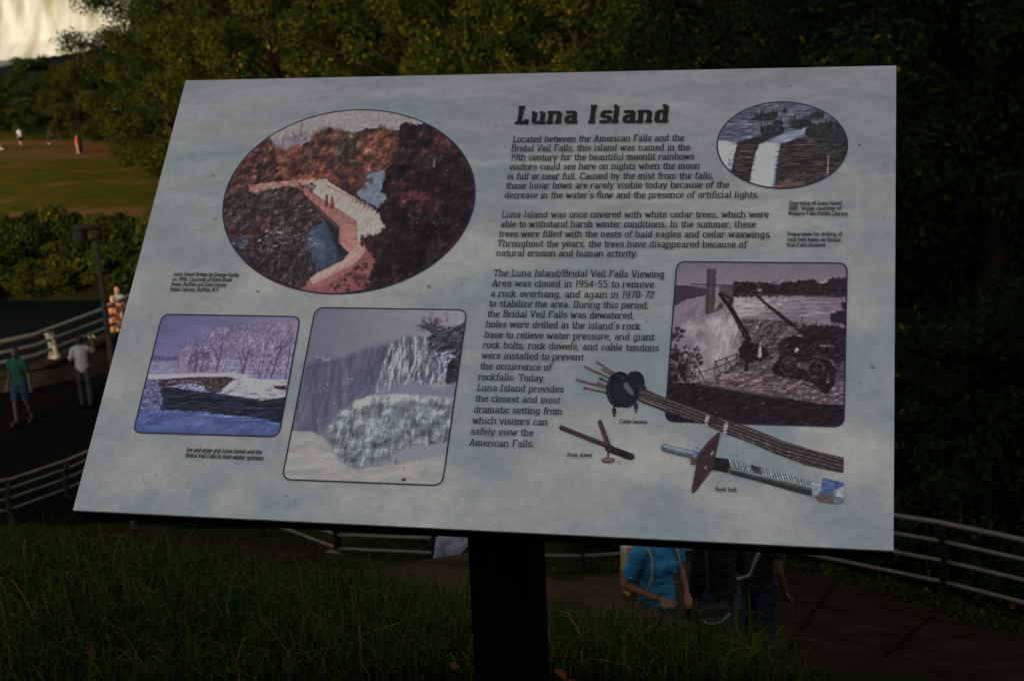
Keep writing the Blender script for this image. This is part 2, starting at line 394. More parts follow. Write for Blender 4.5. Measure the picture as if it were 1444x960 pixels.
# ------------------------------------------------------------------ trees and shrubs
def leaf_mat(name):
    m = bpy.data.materials.new(name); m.use_nodes = True; n = m.node_tree.nodes; L = m.node_tree.links
    b = n['Principled BSDF']; b.inputs['Roughness'].default_value = .55; b.inputs['Specular IOR Level'].default_value = .02
    a = n.new('ShaderNodeAttribute'); a.attribute_name = 'Col'
    oi = n.new('ShaderNodeObjectInfo'); hs = n.new('ShaderNodeHueSaturation')
    mr = n.new('ShaderNodeMapRange'); mr.inputs[3].default_value = .47; mr.inputs[4].default_value = .515
    L.new(oi.outputs['Random'], mr.inputs[0]); L.new(mr.outputs[0], hs.inputs['Hue']); L.new(a.outputs['Color'], hs.inputs['Color'])
    L.new(hs.outputs['Color'], b.inputs['Base Color'])
    t = n.new('ShaderNodeBsdfTranslucent'); L.new(hs.outputs['Color'], t.inputs['Color'])
    mxs = n.new('ShaderNodeMixShader'); mxs.inputs[0].default_value = .25
    L.new(b.outputs[0], mxs.inputs[1]); L.new(t.outputs[0], mxs.inputs[2])
    L.new(mxs.outputs[0], n['Material Output'].inputs['Surface'])
    return m
M_leaf = leaf_mat('leaves')
M_bark = mat('bark', (.008, .0055, .0035), .95, (.022, .015, .009), 3, .3, .7, .8, 14, stretch=(3, 3, .5))

def leaf_cloud(cent, rad, n, leaf, rs, cols, flat=.6, droop=0., yellow=.06):
    """n leaf faces scattered through clumps; every leaf is a small folded blade of its own"""
    cent = np.asarray(cent); rad = np.asarray(rad)
    w = rad ** 2; pick = rs.choice(len(cent), n, p=w / w.sum())
    d = rs.normal(0, 1, (n, 3)); d /= np.linalg.norm(d, axis=1)[:, None]
    r = rs.uniform(0, 1, n) ** .45
    P = cent[pick] + d * (r * rad[pick])[:, None] * np.array([1, 1, flat]); P[:, 2] -= droop * r * rad[pick] * rs.uniform(0, 1, n)
    ctr = cent.mean(0)
    nrm = d * .5 + rs.normal(0, .55, (n, 3)) + np.array([0, 0, .55]) + (P - ctr) / (np.linalg.norm(P - ctr, axis=1)[:, None] + .1) * .35
    nrm /= np.linalg.norm(nrm, axis=1)[:, None]
    a = rs.normal(0, 1, (n, 3)); a -= nrm * (a * nrm).sum(1)[:, None]; a /= np.linalg.norm(a, axis=1)[:, None]
    a[:, 2] -= .35; a /= np.linalg.norm(a, axis=1)[:, None]
    b = np.cross(nrm, a); b /= np.linalg.norm(b, axis=1)[:, None]
    s = (leaf * rs.uniform(.6, 1.35, n))[:, None]
    V = np.stack([P - a * s * .5, P + b * s * .30 + nrm * s * .08 - a * s * .05, P + a * s * .6 - nrm * s * .06, P - b * s * .30 + nrm * s * .08 - a * s * .05], 1)
    k = np.arange(n) * 4
    F = np.stack([k, k + 1, k + 2, k + 3], 1)
    cc = np.asarray(cols, float)
    tint = cc[rs.integers(len(cc), size=len(cent))][pick] * rs.uniform(.7, 1.3, n)[:, None]
    yl = rs.uniform(0, 1, n) < yellow
    tint[yl] = np.array([.085, .058, .004]) * rs.uniform(.6, 1.1, yl.sum())[:, None]
    return V.reshape(-1, 3), F, np.repeat(tint, 4, 0)

def tree_parts(seed, Ht, base, R, nleaf, leaf, cols, lean=0., flat=.85, yellow=.06, nl=16, shape=.5, droop=.2, tight=1.):
    rs = np.random.default_rng(seed); wood = MB(); C = []; Rd = []
    zz = np.linspace(0, Ht * .86, 9)
    tp = np.stack([np.cumsum(rs.normal(0, .012 * Ht, 9)) + lean * zz, np.cumsum(rs.normal(0, .012 * Ht, 9)), zz], 1); tp[0, :2] = 0
    r0 = .026 * Ht
    wood.tube(tp, np.r_[r0 * 1.5, np.linspace(r0, r0 * .18, 8)], 9)
    for i in range(nl):
        f = (i + rs.uniform(.1, .9)) / nl; h = base + (Ht * .84 - base) * f
        o = np.array([np.interp(h, zz, tp[:, c]) for c in range(3)])
        az = i * 2.399 + rs.uniform(-.5, .5)
        prof = math.sin(math.pi * min(1, max(.12, (f * (1 - shape * .45) + shape * .33)))) ** .8
        ln = R * prof * rs.uniform(.75, 1.15)
        up = rs.uniform(.15, .6) + f * .6 - droop * (1 - f)
        d = np.array([math.cos(az), math.sin(az), 0])
        q = [o + d * ln * t + np.array([0, 0, ln * up * t * (1 - .25 * t)]) + rs.normal(0, .03 * ln, 3) * (t > 0) for t in (0, .35, .7, 1)]
        wood.tube(q, [r0 * .42 * (1 - f * .5), r0 * .3 * (1 - f * .5), r0 * .17, r0 * .05], 6, False)
        for j in range(6):
            t = rs.uniform(.35, 1.02); b0 = np.array([np.interp(t, (0, .35, .7, 1), [p[c] for p in q]) for c in range(3)])
            a2 = az + rs.uniform(-1.3, 1.3); l2 = ln * rs.uniform(.18, .42)
            e = b0 + np.array([math.cos(a2) * l2, math.sin(a2) * l2, l2 * rs.uniform(-.25, .7)])
            wood.tube([b0, (b0 + e) / 2 + rs.normal(0, .02 * ln, 3), e], [r0 * .12, r0 * .08, r0 * .03], 4, False)
            C.append(e); Rd.append(R * rs.uniform(.12, .27) * tight)
        C.append(q[-1]); Rd.append(R * rs.uniform(.16, .26) * tight)
    C.append(tp[-1] + (0, 0, .04 * Ht)); Rd.append(R * .22)
    V, F, col = leaf_cloud(C, Rd, nleaf, leaf, rs, cols, flat, droop * .5, yellow)
    return wood.mesh('trunk', smooth=True), np_mesh('crown', V, F, col)
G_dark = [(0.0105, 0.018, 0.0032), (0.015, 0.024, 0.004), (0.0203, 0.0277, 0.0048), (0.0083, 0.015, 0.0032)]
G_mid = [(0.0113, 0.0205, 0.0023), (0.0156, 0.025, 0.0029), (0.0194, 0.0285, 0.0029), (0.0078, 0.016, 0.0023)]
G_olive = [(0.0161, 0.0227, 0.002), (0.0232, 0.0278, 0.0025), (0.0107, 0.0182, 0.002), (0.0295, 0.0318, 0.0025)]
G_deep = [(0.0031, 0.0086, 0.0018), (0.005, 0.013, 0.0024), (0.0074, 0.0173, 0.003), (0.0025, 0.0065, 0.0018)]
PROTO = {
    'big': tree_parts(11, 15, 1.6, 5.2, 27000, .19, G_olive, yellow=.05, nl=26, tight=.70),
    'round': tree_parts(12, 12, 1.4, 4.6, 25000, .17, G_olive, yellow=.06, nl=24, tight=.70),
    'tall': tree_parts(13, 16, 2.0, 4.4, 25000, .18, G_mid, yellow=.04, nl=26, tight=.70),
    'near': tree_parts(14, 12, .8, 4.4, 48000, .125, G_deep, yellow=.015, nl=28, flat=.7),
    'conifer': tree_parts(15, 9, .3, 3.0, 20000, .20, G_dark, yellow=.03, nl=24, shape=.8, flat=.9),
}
def tree(kind, x, y, h, label, group, rz=None, wide=1.0, name='broadleaf_tree'):
    tr_, cr_ = PROTO[kind]; H0 = {'big': 15, 'round': 12, 'tall': 16, 'near': 12, 'conifer': 9}[kind]
    z = g1(x, y) - .1
    o = empty(name, (x, y, z), label, 'tree', group, random.uniform(0, 6.28) if rz is None else rz)
    s = h / H0; o.scale = (s * wide, s * wide, s)
    for nm, me, mt in (('trunk', tr_, M_bark), ('crown', cr_, M_leaf)):
        if not me.materials: me.materials.append(mt)
        c = bpy.data.objects.new(nm, me); COL.objects.link(c); c.parent = o
    return o
def tree_px(kind, px, D, top, label, group, rz=None, wide=1., name='broadleaf_tree'):
    """a tree standing on the ground at depth D whose top reaches photo row `top`"""
    p = pt(px, 300, D); zt = pt(px, top, D)[2]
    return tree(kind, p[0], D, zt - g1(p[0], D) + .1, label, group, rz, wide, name)
gl = 'trees on the far lawn'
tree_px('conifer', 78, 150, 74, 'dark bushy tree in front of the waterfall behind the lawn walkers', gl, 1.0, 1.15)
tree_px('conifer', 40, 146, 106, 'low dark tree beside the lawn path at the left edge', gl, 2.2, 1.2)
tree_px('conifer', 5, 152, 118, 'shortest dark tree at the far left by the white rapids', gl, 3.0, 1.3)
tree_px('round', 122, 127, 78, 'dark tree whose bare leaning trunk stands on the brown soil of the lawn', gl, .4, .95)
tree_px('big', 284, 96, -60, 'large yellow green tree overlapping the waterfall left of the panel', gl, 1.2, .86)
tree_px('round', 262, 78, 10, 'low spreading tree hanging over the lawn beside the panel edge', gl, 4.0, 1.0)
for i, (px, D, top, lb) in enumerate([(100, 141, 96, 'dark tree left of the leaning trunk on the lawn'), (150, 146, 92, 'dark tree right of the leaning trunk on the lawn'), (185, 138, 70, 'tall dark tree closing the lawn beside the waterfall'), (20, 158, 126, 'dark tree low against the foaming river'), (62, 160, 112, 'dark tree between the foaming river and the bushy tree'), (230, 130, 60, 'dark tree on the lawn close to the panel edge'), (-30, 150, 110, 'dark tree outside the left edge of the lawn')]):
    tree_px('conifer', px, D, top, lb, gl, i * 1.4 + .6, 1.3)
gw = 'sunlit trees above the panel'
for i, (k_, px, D, top, lb) in enumerate([
    ('big', 320, 82, -90, 'sunlit olive tree rising above the panel top left corner'), ('round', 405, 66, -70, 'yellowing tree above the large oval picture'),
    ('tall', 490, 74, -110, 'tall green tree above the middle of the panel, left of the title'), ('round', 575, 60, -60, 'tree with golden leaf edges just left of the title'),
    ('big', 660, 68, -120, 'broad olive tree directly above the start of the title'), ('tall', 740, 58, -100, 'dark gapped tree above the middle of the title'),
    ('round', 815, 54, -60, 'yellow speckled tree above the end of the title'), ('big', 905, 50, -110, 'shaded green tree between the title and the small oval picture'),
    ('tall', 990, 44, -110, 'dark green tree above the small oval picture'), ('round', 1075, 47, -90, 'dim tree above the right part of the panel')]):
    tree_px(k_, px, D, top, lb, gw, i * 1.7 + .3)
gb = 'trees of the second row behind'
for i, (k_, px, D, top) in enumerate([('big', 270, 118, -110), ('big', 330, 124, -60), ('tall', 395, 118, -100), ('tall', 370, 108, -130), ('big', 460, 100, -130), ('tall', 540, 96, -130), ('big', 620, 104, -130), ('tall', 700, 92, -140), ('big', 780, 88, -140), ('tall', 860, 82, -140), ('big', 950, 76, -150), ('tall', 1040, 72, -150), ('big', 1130, 66, -150), ('tall', 1220, 60, -150), ('big', 1310, 56, -160), ('big', 1410, 52, -160), ('tall', 1500, 48, -160)]):
    tree_px('near', px, D, top, 'tree with darkened leaves in the second row behind the trees above the panel', gb, i * 2.1, 1.1)  # dark leaf colours stand in for shade behind the front row
gr = 'dark trees right of the panel'
for i, (k_, px, D, top, lb) in enumerate([
    ('near', 1150, 33, -120, 'dark tree behind the panel top right corner'), ('near', 1240, 27, -140, 'deep green tree just right of the panel edge'),
    ('near', 1330, 23.5, -150, 'dark tree with hanging leaf sprays right of the panel'), ('near', 1425, 25, -160, 'near black tree at the right edge of the view behind the railing'),
    ('near', 1380, 33, -150, 'dark tree filling the gap behind the two nearest right hand trees'), ('near', 1520, 29, -160, 'dark tree beyond the right edge behind the railing')]):
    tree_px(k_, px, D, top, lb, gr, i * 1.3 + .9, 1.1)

# unseen trees added behind the viewer, sized to shade the path and panel
gs = 'unseen trees added behind the viewer for shade'
pv = np.array([math.cos(SUN_AZ), -math.sin(SUN_AZ)]); sv = np.array([math.sin(SUN_AZ), math.cos(SUN_AZ)])
for i, (p_, s_b, h) in enumerate([(-20, 20, 10.5), (-14, 17, 14), (-8, 15, 15.5), (-2.5, 14, 16), (3, 15, 15), (9, 17, 16), (15, 19, 17), (22, 21, 18), (30, 24, 19), (39, 26, 20), (-5, 24, 17), (1, 25, 17), (7, 27, 18), (-11, 27, 15), (14, 30, 19), (48, 28, 20)]):
    q = pv * p_ - sv * s_b
    tree('near' if i < 10 else 'big', q[0], q[1], h, 'unseen leafy tree added behind the viewer for shade', gs, i * 1.1, 1.0)

# shrubs
def shrub_mesh(seed, nleaf, leaf, cols, yellow):
    rs = np.random.default_rng(seed); wood = MB(); C = []; Rd = []
    for i in range(34):
        a = rs.uniform(0, 6.28); r = rs.uniform(.1, 1.0) ** .6; h = rs.uniform(.25, 1.) * math.sqrt(max(.05, 1 - r * r * .75))
        e = np.array([math.cos(a) * r, math.sin(a) * r, h]); wood.tube([(e[0] * .1, e[1] * .1, 0), e * (.6, .6, .5), e], [.03, .02, .008], 4, False)
        C.append(e); Rd.append(rs.uniform(.14, .40))
    V, F, col = leaf_cloud(C, Rd, nleaf, leaf, rs, cols, .75, .2, yellow)
    return wood.mesh('stem', smooth=True), np_mesh('foliage', V, F, col)
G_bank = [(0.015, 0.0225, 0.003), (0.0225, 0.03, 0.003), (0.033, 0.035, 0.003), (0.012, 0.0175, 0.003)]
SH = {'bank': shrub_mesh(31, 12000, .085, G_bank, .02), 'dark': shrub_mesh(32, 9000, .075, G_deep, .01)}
def shrub(kind, x, y, r, h, label, group, rz=0.):
    o = empty('shrub', (x, y, g1(x, y) - .05), label, 'shrub', group, rz); o.scale = (r, r, h)
    for nm, me, mt in (('stem', SH[kind][0], M_bark), ('foliage', SH[kind][1], M_leaf)):
        if not me.materials: me.materials.append(mt)
        c = bpy.data.objects.new(nm, me); COL.objects.link(c); c.parent = o
    return o
gbk = 'green shrubs along the far bank of the stream'
for i, (px, D, r, h) in enumerate([(-60, 61, 2.4, 2.6), (-5, 60, 2.2, 2.3), (40, 60, 2.0, 2.5), (85, 60.5, 2.2, 3.0), (130, 60, 2.2, 2.5), (178, 60.5, 2.3, 2.6), (225, 61, 2.4, 3.0), (280, 61, 2.4, 3.0), (340, 61, 2.4, 2.8), (10, 63.5, 2.3, 2.9), (60, 64, 2.2, 3.0), (110, 64, 2.2, 2.4), (160, 64, 2.4, 3.0), (210, 64, 2.4, 3.2), (400, 60, 2.4, 3)]):
    x = pt(px, 400, D)[0] + random.uniform(-.7, .7)
    lb = {0: 'olive shrub at the far left of the stream bank', 2: 'low olive shrub drooping over the stream left of the lamp', 4: 'rounded green shrub right behind the lamp head'}.get(i, 'leafy shrub in the hedge along the far bank of the stream')
    shrub('bank', x, D, r * random.uniform(.75, 1.05), h * random.uniform(.36, .86), lb, gbk, i * 1.9)
gsd = 'dark shrubs behind the right railing'
for i, (px, D, r, h) in enumerate([(1290, 19, 1.3, 2.0), (1350, 18.4, 1.2, 1.7), (1410, 18, 1.3, 2.0), (1470, 17.6, 1.3, 2.0), (1235, 20, 1.3, 1.8), (1180, 21, 1.2, 1.2), (1320, 21, 1.5, 2.6), (1400, 20.5, 1.6, 2.8), (1260, 22, 1.5, 2.6), (1130, 23, 1.2, 1.2), (1060, 23.5, 1.3, 1.0), (950, 24, 1.4, 1.1), (860, 24.5, 1.4, 1.1)]):
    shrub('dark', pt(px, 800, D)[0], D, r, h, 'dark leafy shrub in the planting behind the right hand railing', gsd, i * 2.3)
# low ground plants between railing and path (right)
def low_plants():
    rs = np.random.default_rng(77); C = []
    def along(a, b, n, w):
        for i in range(n):
            t = rs.uniform(); p = a + (b - a) * t + rs.normal(0, w, 2); C.append((p[0], p[1], g1(p[0], p[1]) + .06))
    along(XY(1120, 800, 17.9), XY(1325, 858, 16.2), 110, .22); along(XY(1325, 866, 16.1), XY(1480, 908, 15), 90, .28); along(XY(1100, 790, 19.5), XY(1440, 840, 17.6), 160, .5)
    along(XY(370, 760, 24.6), XY(600, 795, 21.5), 120, .5); along(XY(780, 808, 21), XY(1040, 795, 19.5), 150, .5); along(XY(440, 770, 25.5), XY(620, 780, 24), 130, .8)
    V, F, col = leaf_cloud(np.array(C), np.full(len(C), .20), 15000, .06, rs, G_dark, .55, 0, .06)
    return tag(link('ground_cover', np_mesh('ground_cover', V, F, col), M_leaf, org=(0, 0, 0)), 'low leafy ground cover under the railings beside the path', 'plants', kind='stuff')
low_plants()
# ------------------------------------------------------------------ railings, walls, lamp, steps
M_rail = mat('rail_metal', (.060, .048, .037), .5, (.095, .078, .060), 5, .3, .7, 0, metal=.3, spec=.4)
M_post = mat('dark_post', (.008, .008, .007), .7, (.014, .013, .012), 12, .3, .7, .2, 60)
M_lampm = mat('lamp_grey', (.022, .018, .013), .7, (.030, .025, .018), 8, .3, .7)
M_stone = mat('parapet_stone', (.014, .010, .006), .9, (.030, .023, .015), 3, .3, .7, .6, 25)
M_pale = mat('pale_concrete', (.26, .22, .15), .85, (.36, .31, .23), 8, .3, .7, .4, 60)
def railing(label, pts, posts, hgt=1.05, nr=4, r=.024, bow=.10, side=1):
    """pts: xy ground points of the run; posts: run parameters (point index units)"""
    pts = [np.array([p[0], p[1], g1(p[0], p[1])]) for p in pts]
    P = np.array(pts); o = empty('metal_railing', P[0], label, 'railing', 'metal railings beside the paths')
    par = np.arange(len(P), dtype=float)
    tt = np.linspace(0, len(P) - 1, 12 * (len(P) - 1) + 1)
    # smooth run
    def at(t): return np.array([np.interp(t, par, P[:, c]) for c in range(3)])
    d0 = P[-1] - P[0]; nn = np.array([-d0[1], d0[0], 0]); nn /= np.linalg.norm(nn); nn *= side
    def prof(f): return nn * bow * math.sin(math.pi * min(1, f) * .9) + nn * (-.10) * f * f
    for i in range(nr):
        f = 1 - i * .235
        L_ = np.array([at(t) + np.array([0, 0, hgt * f]) + prof(f) for t in tt])
        MB().tube(L_, r * (1.25 if i == 0 else 1), 8).build('rail', M_rail, o, smooth=True)
    for t in posts:
        b = at(t); mb = MB(); d = at(min(t + .05, len(P) - 1)) - at(max(t - .05, 0)); d[2] = 0; d /= np.linalg.norm(d)
        fs = np.linspace(-.12, 1.0, 9); V = []
        for f in fs:
            c = b + np.array([0, 0, hgt * f]) + prof(max(f, 0)); wd = .075 - .03 * max(f, 0)
            for su, sw in ((-1, -1), (1, -1), (1, 1), (-1, 1)): V.append(c + d * .016 * su + nn * wd * sw - nn * .02)
        V = np.array(V); F = []
        for i in range(8):
            for j in range(4): F.append([i * 4 + j, i * 4 + (j + 1) % 4, i * 4 + 4 + (j + 1) % 4, i * 4 + 4 + j])
        F += [[0, 1, 2, 3], [32, 33, 34, 35]]
        mb.add(V, F); mb.build('post', M_post, o)
        MB().box(b + np.array([0, 0, .015]), (.16, .16, .05)).build('post_foot', M_post, o)
    return o
railing('grey four bar railing at the lower left beside the lower plaza', [pt(-110, 790, 24.0), pt(20, 752, 25.5), pt(103, 742, 26.8), pt(200, 735, 28.3)], [0, 1, 2, 3], .86, side=1)
railing('grey bar railing sloping down behind the panel left of the post', [pt(330, 762, 26), pt(474, 795, 23.6), pt(612, 808, 21.5), pt(672, 812, 20.8)], [0, 1, 2, 3])
railing('grey bar railing right of the panel post behind the woman in blue', [pt(700, 838, 20.2), pt(822, 822, 19.9), pt(1005, 806, 19.6), pt(1070, 802, 19.4)], [0, 1, 2, 3])
railing('brown grey four bar railing at the right edge in front of the dark trees', [pt(1085, 812, 19.4), pt(1326, 861, 16.2), pt(1490, 902, 14.7), pt(1600, 930, 14)], [1, 2, 3], 1.12, r=.026)

# parapet wall with pipe rail at the left
def parapet():
    A = [pt(-120, 590, 33.2), pt(0, 575, 34.3), pt(60, 566, 35.0), pt(150, 540, 37.2), pt(260, 520, 41.5)]
    A = [np.array([a[0], a[1]]) for a in A]; P = densify(A, .5, False)
    o = empty('parapet_wall', (P[0][0], P[0][1], ZP), 'low stone parapet wall beside the plaza topped by grey pipe rails', 'wall')
    T = np.gradient(P, axis=0); T /= np.linalg.norm(T, axis=1)[:, None]; N = np.stack([-T[:, 1], T[:, 0]], 1)
    def slab(nm, w, z0, z1, mt):
        V = np.concatenate([np.c_[P - N * w / 2, np.full(len(P), z)] for z in (z0, z1)] + [np.c_[P + N * w / 2, np.full(len(P), z)] for z in (z1, z0)])
        n = len(P); k = np.arange(n - 1); F = []
        for a, b in ((0, 1), (1, 2), (2, 3), (3, 0)): F.append(np.stack([a * n + k, a * n + k + 1, b * n + k + 1, b * n + k], 1))
        F.append(np.array([[0, n, 2 * n, 3 * n], [n - 1, 2 * n - 1, 3 * n - 1, 4 * n - 1]]))
        mb = MB(); mb.add(V, np.concatenate(F)); mb.build(nm, mt, o)
    slab('wall_body', .36, ZP - 4.5, ZP + .44, M_stone); slab('coping', .46, ZP + .443, ZP + .53, M_stone)
    for z in (.76, 1.0, 1.26):
        MB().tube(np.c_[P, np.full(len(P), ZP + z)], (.060 if z > 1.1 else .048), 8).build('rail', M_rail, o, smooth=True)
    for px, D, mt, w in ((83, 35.75, M_pale, .17), (-40, 34.0, M_pale, .17), (190, 38.8, M_pale, .17)):
        q = pt(px, 500, D)[:2]; j = np.argmin(((P - q) ** 2).sum(1)); c = P[j]
        mb = MB(); V = []
        for f, s_, dx in ((.53, 1.25, 0), (.60, 1.25, 0), (.62, .9, 0), (.95, .8, .02), (1.12, 1.0, .06), (1.24, .9, .08)):
            for su, sw in ((-1, -1), (1, -1), (1, 1), (-1, 1)): V.append([c[0] + T[j][0] * w / 2 * s_ * su - N[j][0] * (w / 2 * s_ * sw - dx), c[1] + T[j][1] * w / 2 * s_ * su - N[j][1] * (w / 2 * s_ * sw - dx), ZP + f])
        F = [[i * 4 + j_, i * 4 + (j_ + 1) % 4, i * 4 + 4 + (j_ + 1) % 4, i * 4 + 4 + j_] for i in range(5) for j_ in range(4)] + [[0, 1, 2, 3], [20, 21, 22, 23]]
        mb.add(V, F); mb.build('baluster', mt, o)
parapet()

# low concrete wall at the foot of the grass
def kerb_wall():
    fr = [pt(395, 856, 5.6), pt(470, 842, 5.75), pt(566, 838, 5.9), pt(670, 838, 6.0), pt(770, 862, 5.75), pt(880, 898, 5.35), pt(960, 926, 5.05), pt(1075, 970, 4.75), pt(1120, 1025, 4.5)]
    bk = [pt(395, 838, 5.8), pt(468, 808, 6.2), pt(566, 794, 6.55), pt(672, 778, 6.9), pt(766, 808, 6.5), pt(877, 842, 6.05), pt(946, 865, 5.75), pt(1050, 905, 5.4), pt(1120, 960, 5.1)]
    fr = np.array(fr); bk = np.array(bk)
    def sm(P):
        t = np.arange(len(P)); u = np.linspace(0, len(P) - 1, 60)
        # Catmull-Rom
        out = []
        for x in u:
            i = min(int(x), len(P) - 2); f = x - i; p0, p1, p2, p3 = P[max(i - 1, 0)], P[i], P[i + 1], P[min(i + 2, len(P) - 1)]
            out.append(.5 * ((2 * p1) + (-p0 + p2) * f + (2 * p0 - 5 * p1 + 4 * p2 - p3) * f * f + (-p0 + 3 * p1 - 3 * p2 + p3) * f ** 3))
        return np.array(out)
    fr = sm(fr); bk = sm(bk); n = len(fr); lo = np.array([0, 0, 1.])
    mid = fr * .5 + bk * .5 + np.array([0, 0, .012])
    rows = [fr - lo * .5, fr - lo * .015, fr + (bk - fr) * .04, mid, bk - (bk - fr) * .04, bk - lo * .015, bk - lo * 1.6]
    V = np.concatenate(rows); k = np.arange(n - 1); F = [np.stack([a * n + k, a * n + k + 1, (a + 1) * n + k + 1, (a + 1) * n + k], 1) for a in range(len(rows) - 1)] + [np.stack([6 * n + k, 6 * n + k + 1, k + 1, k], 1)]
    mb = MB(); mb.add(V, np.concatenate(F))
    o = mb.build('low_wall', M_conc2, None)
    tag(o, 'low weathered concrete wall curving along the foot of the grass behind the post', 'wall')
kerb_wall()
def steps():
    a = pt(842, 815, 19); o = empty('concrete_steps', (a[0], a[1], a[2]), 'worn concrete steps beside the woman in the blue shirt', 'steps')
    p0 = pt(800, 848, 15.2); p1 = pt(905, 835, 14.6)
    for i in range(4):
        c = pt(885 - i * 12, 822 + i * 14, 14.8 - i * .75); c[2] -= .09
        MB().box(c, (1.7, .62, .17), [[math.cos(.25), math.sin(.25), 0], [-math.sin(.25), math.cos(.25), 0], [0, 0, 1]]).build('tread', M_conc2, o)
        MB().box(c - np.array([0, .05, .55]), (1.68, .5, .92), [[math.cos(.25), math.sin(.25), 0], [-math.sin(.25), math.cos(.25), 0], [0, 0, 1]]).build('riser', M_conc, o)
steps()
def lamp():
    top = pt(132, 330, 25.0); b = np.array([top[0] + .12, top[1], ZP]); top = top.copy()
    o = empty('street_lamp', b, 'grey street lamp with a drum shaped head on a square pole by the stream', 'street lamp')
    mb = MB(); V = []
    for f, w in ((0, .050), (1, .036)):
        c = b + (np.array([top[0] + .02, top[1], top[2] + .0]) - b) * f
        for sx, sy in ((-1, -1), (1, -1), (1, 1), (-1, 1)): V.append(c + np.array([sx * w, sy * w, 0]))
    mb.add(V, [[0, 1, 5, 4], [1, 2, 6, 5], [2, 3, 7, 6], [3, 0, 4, 7], [0, 1, 2, 3], [4, 5, 6, 7]]); mb.build('pole', M_lampm, o)
    MB().box(b + np.array([0, 0, .02]), (.36, .36, .05)).build('base_plate', M_lampm, o)
    hc = pt(113, 330, 25.0)
    mb = MB(); mb.tube([hc + (0, 0, -.125), hc + (0, 0, -.115), hc + (0, 0, .10), hc + (0, 0, .11)], [.112, .118, .121, .121], 24); hd = mb.build('lamp_head', M_lampm, o)
    for p in hd.data.polygons: p.use_smooth = True
    a = pt(121, 321, 25.0); a = np.array([hc[0] + .13, hc[1], hc[2] + .125])
    MB().box(a, (.50, .26, .035)).build('lid', M_lampm, o)
    MB().box((top[0] + .05, top[1], hc[2] + .0), (.16, .13, .19)).build('bracket', M_lampm, o)
lamp()
# ------------------------------------------------------------------ the information panel
def homog(src, dst):
    A = []
    for (x, y), (u, v) in zip(src, dst):
        A.append([x, y, 1, 0, 0, 0, -u * x, -u * y, -u]); A.append([0, 0, 0, x, y, 1, -v * x, -v * y, -v])
    return np.linalg.svd(np.array(A))[2][-1].reshape(3, 3)
SW, SH = .914, .6055
H = homog([(0, 0), (SW, 0), (SW, SH), (0, SH)], [(262, 114), (1264, 93), (1260, 776), (103, 719)])
Hi = np.linalg.inv(H)
def to_uv(px, py):
    q = Hi @ np.array([px, py, 1.0]); return q[:2] / q[2]
Gm = np.array([[1 / FPX, 0, -722 / FPX], [0, 1 / FPX, -480 / FPX], [0, 0, 1]]) @ H
if Gm[2, 2] < 0: Gm = -Gm
s_ = 2 / (np.linalg.norm(Gm[:, 0]) + np.linalg.norm(Gm[:, 1]))
eu = M @ (Gm[:, 0] * s_); ev = M @ (Gm[:, 1] * s_); P0 = M @ (Gm[:, 2] * s_)
eu /= np.linalg.norm(eu); ev -= eu * (ev @ eu); ev /= np.linalg.norm(ev)
en = np.cross(ev, eu); en /= np.linalg.norm(en)
if en @ P0 > 0: en = -en                          # towards the reader
def panel(u, v, h=0.0):
    u = np.asarray(u, float); v = np.asarray(v, float); h = np.asarray(h, float)
    return P0 + u[..., None] * eu + v[..., None] * ev + h[..., None] * en
AX = np.array([eu, ev, en])

pc = panel(SW / 2, SH, -.06)
post_c = np.array([*pt(719, 860, 1.77)[:2]])
sign = empty('information_sign', (post_c[0], post_c[1], g1(*post_c)), 'tilted white information panel with printed pictures and text on a black post', 'sign')
M_black = mat('black_metal', (.0022, .0022, .0022), .9, (.0040, .0036, .0034), 30, .4, .7, .04, 300, spec=.0)
M_edge = mat('laminate_edge', (.28, .28, .29), .6)
M_print = mat('print', (1, 1, 1), .6, attr=True, spec=.12)
M_ink = mat('black_ink', (.014, .014, .016), .6, spec=.25)
M_line = mat('outline_ink', (.032, .036, .075), .6, spec=.25)

EXPO = 3.15        # photographed value -> reflectance
def alb(c):
    v = lin(c) * EXPO; g = (v @ np.array([.25, .6, .15]))[..., None]
    return np.clip(v * .84 + g * .16, .003, .85)

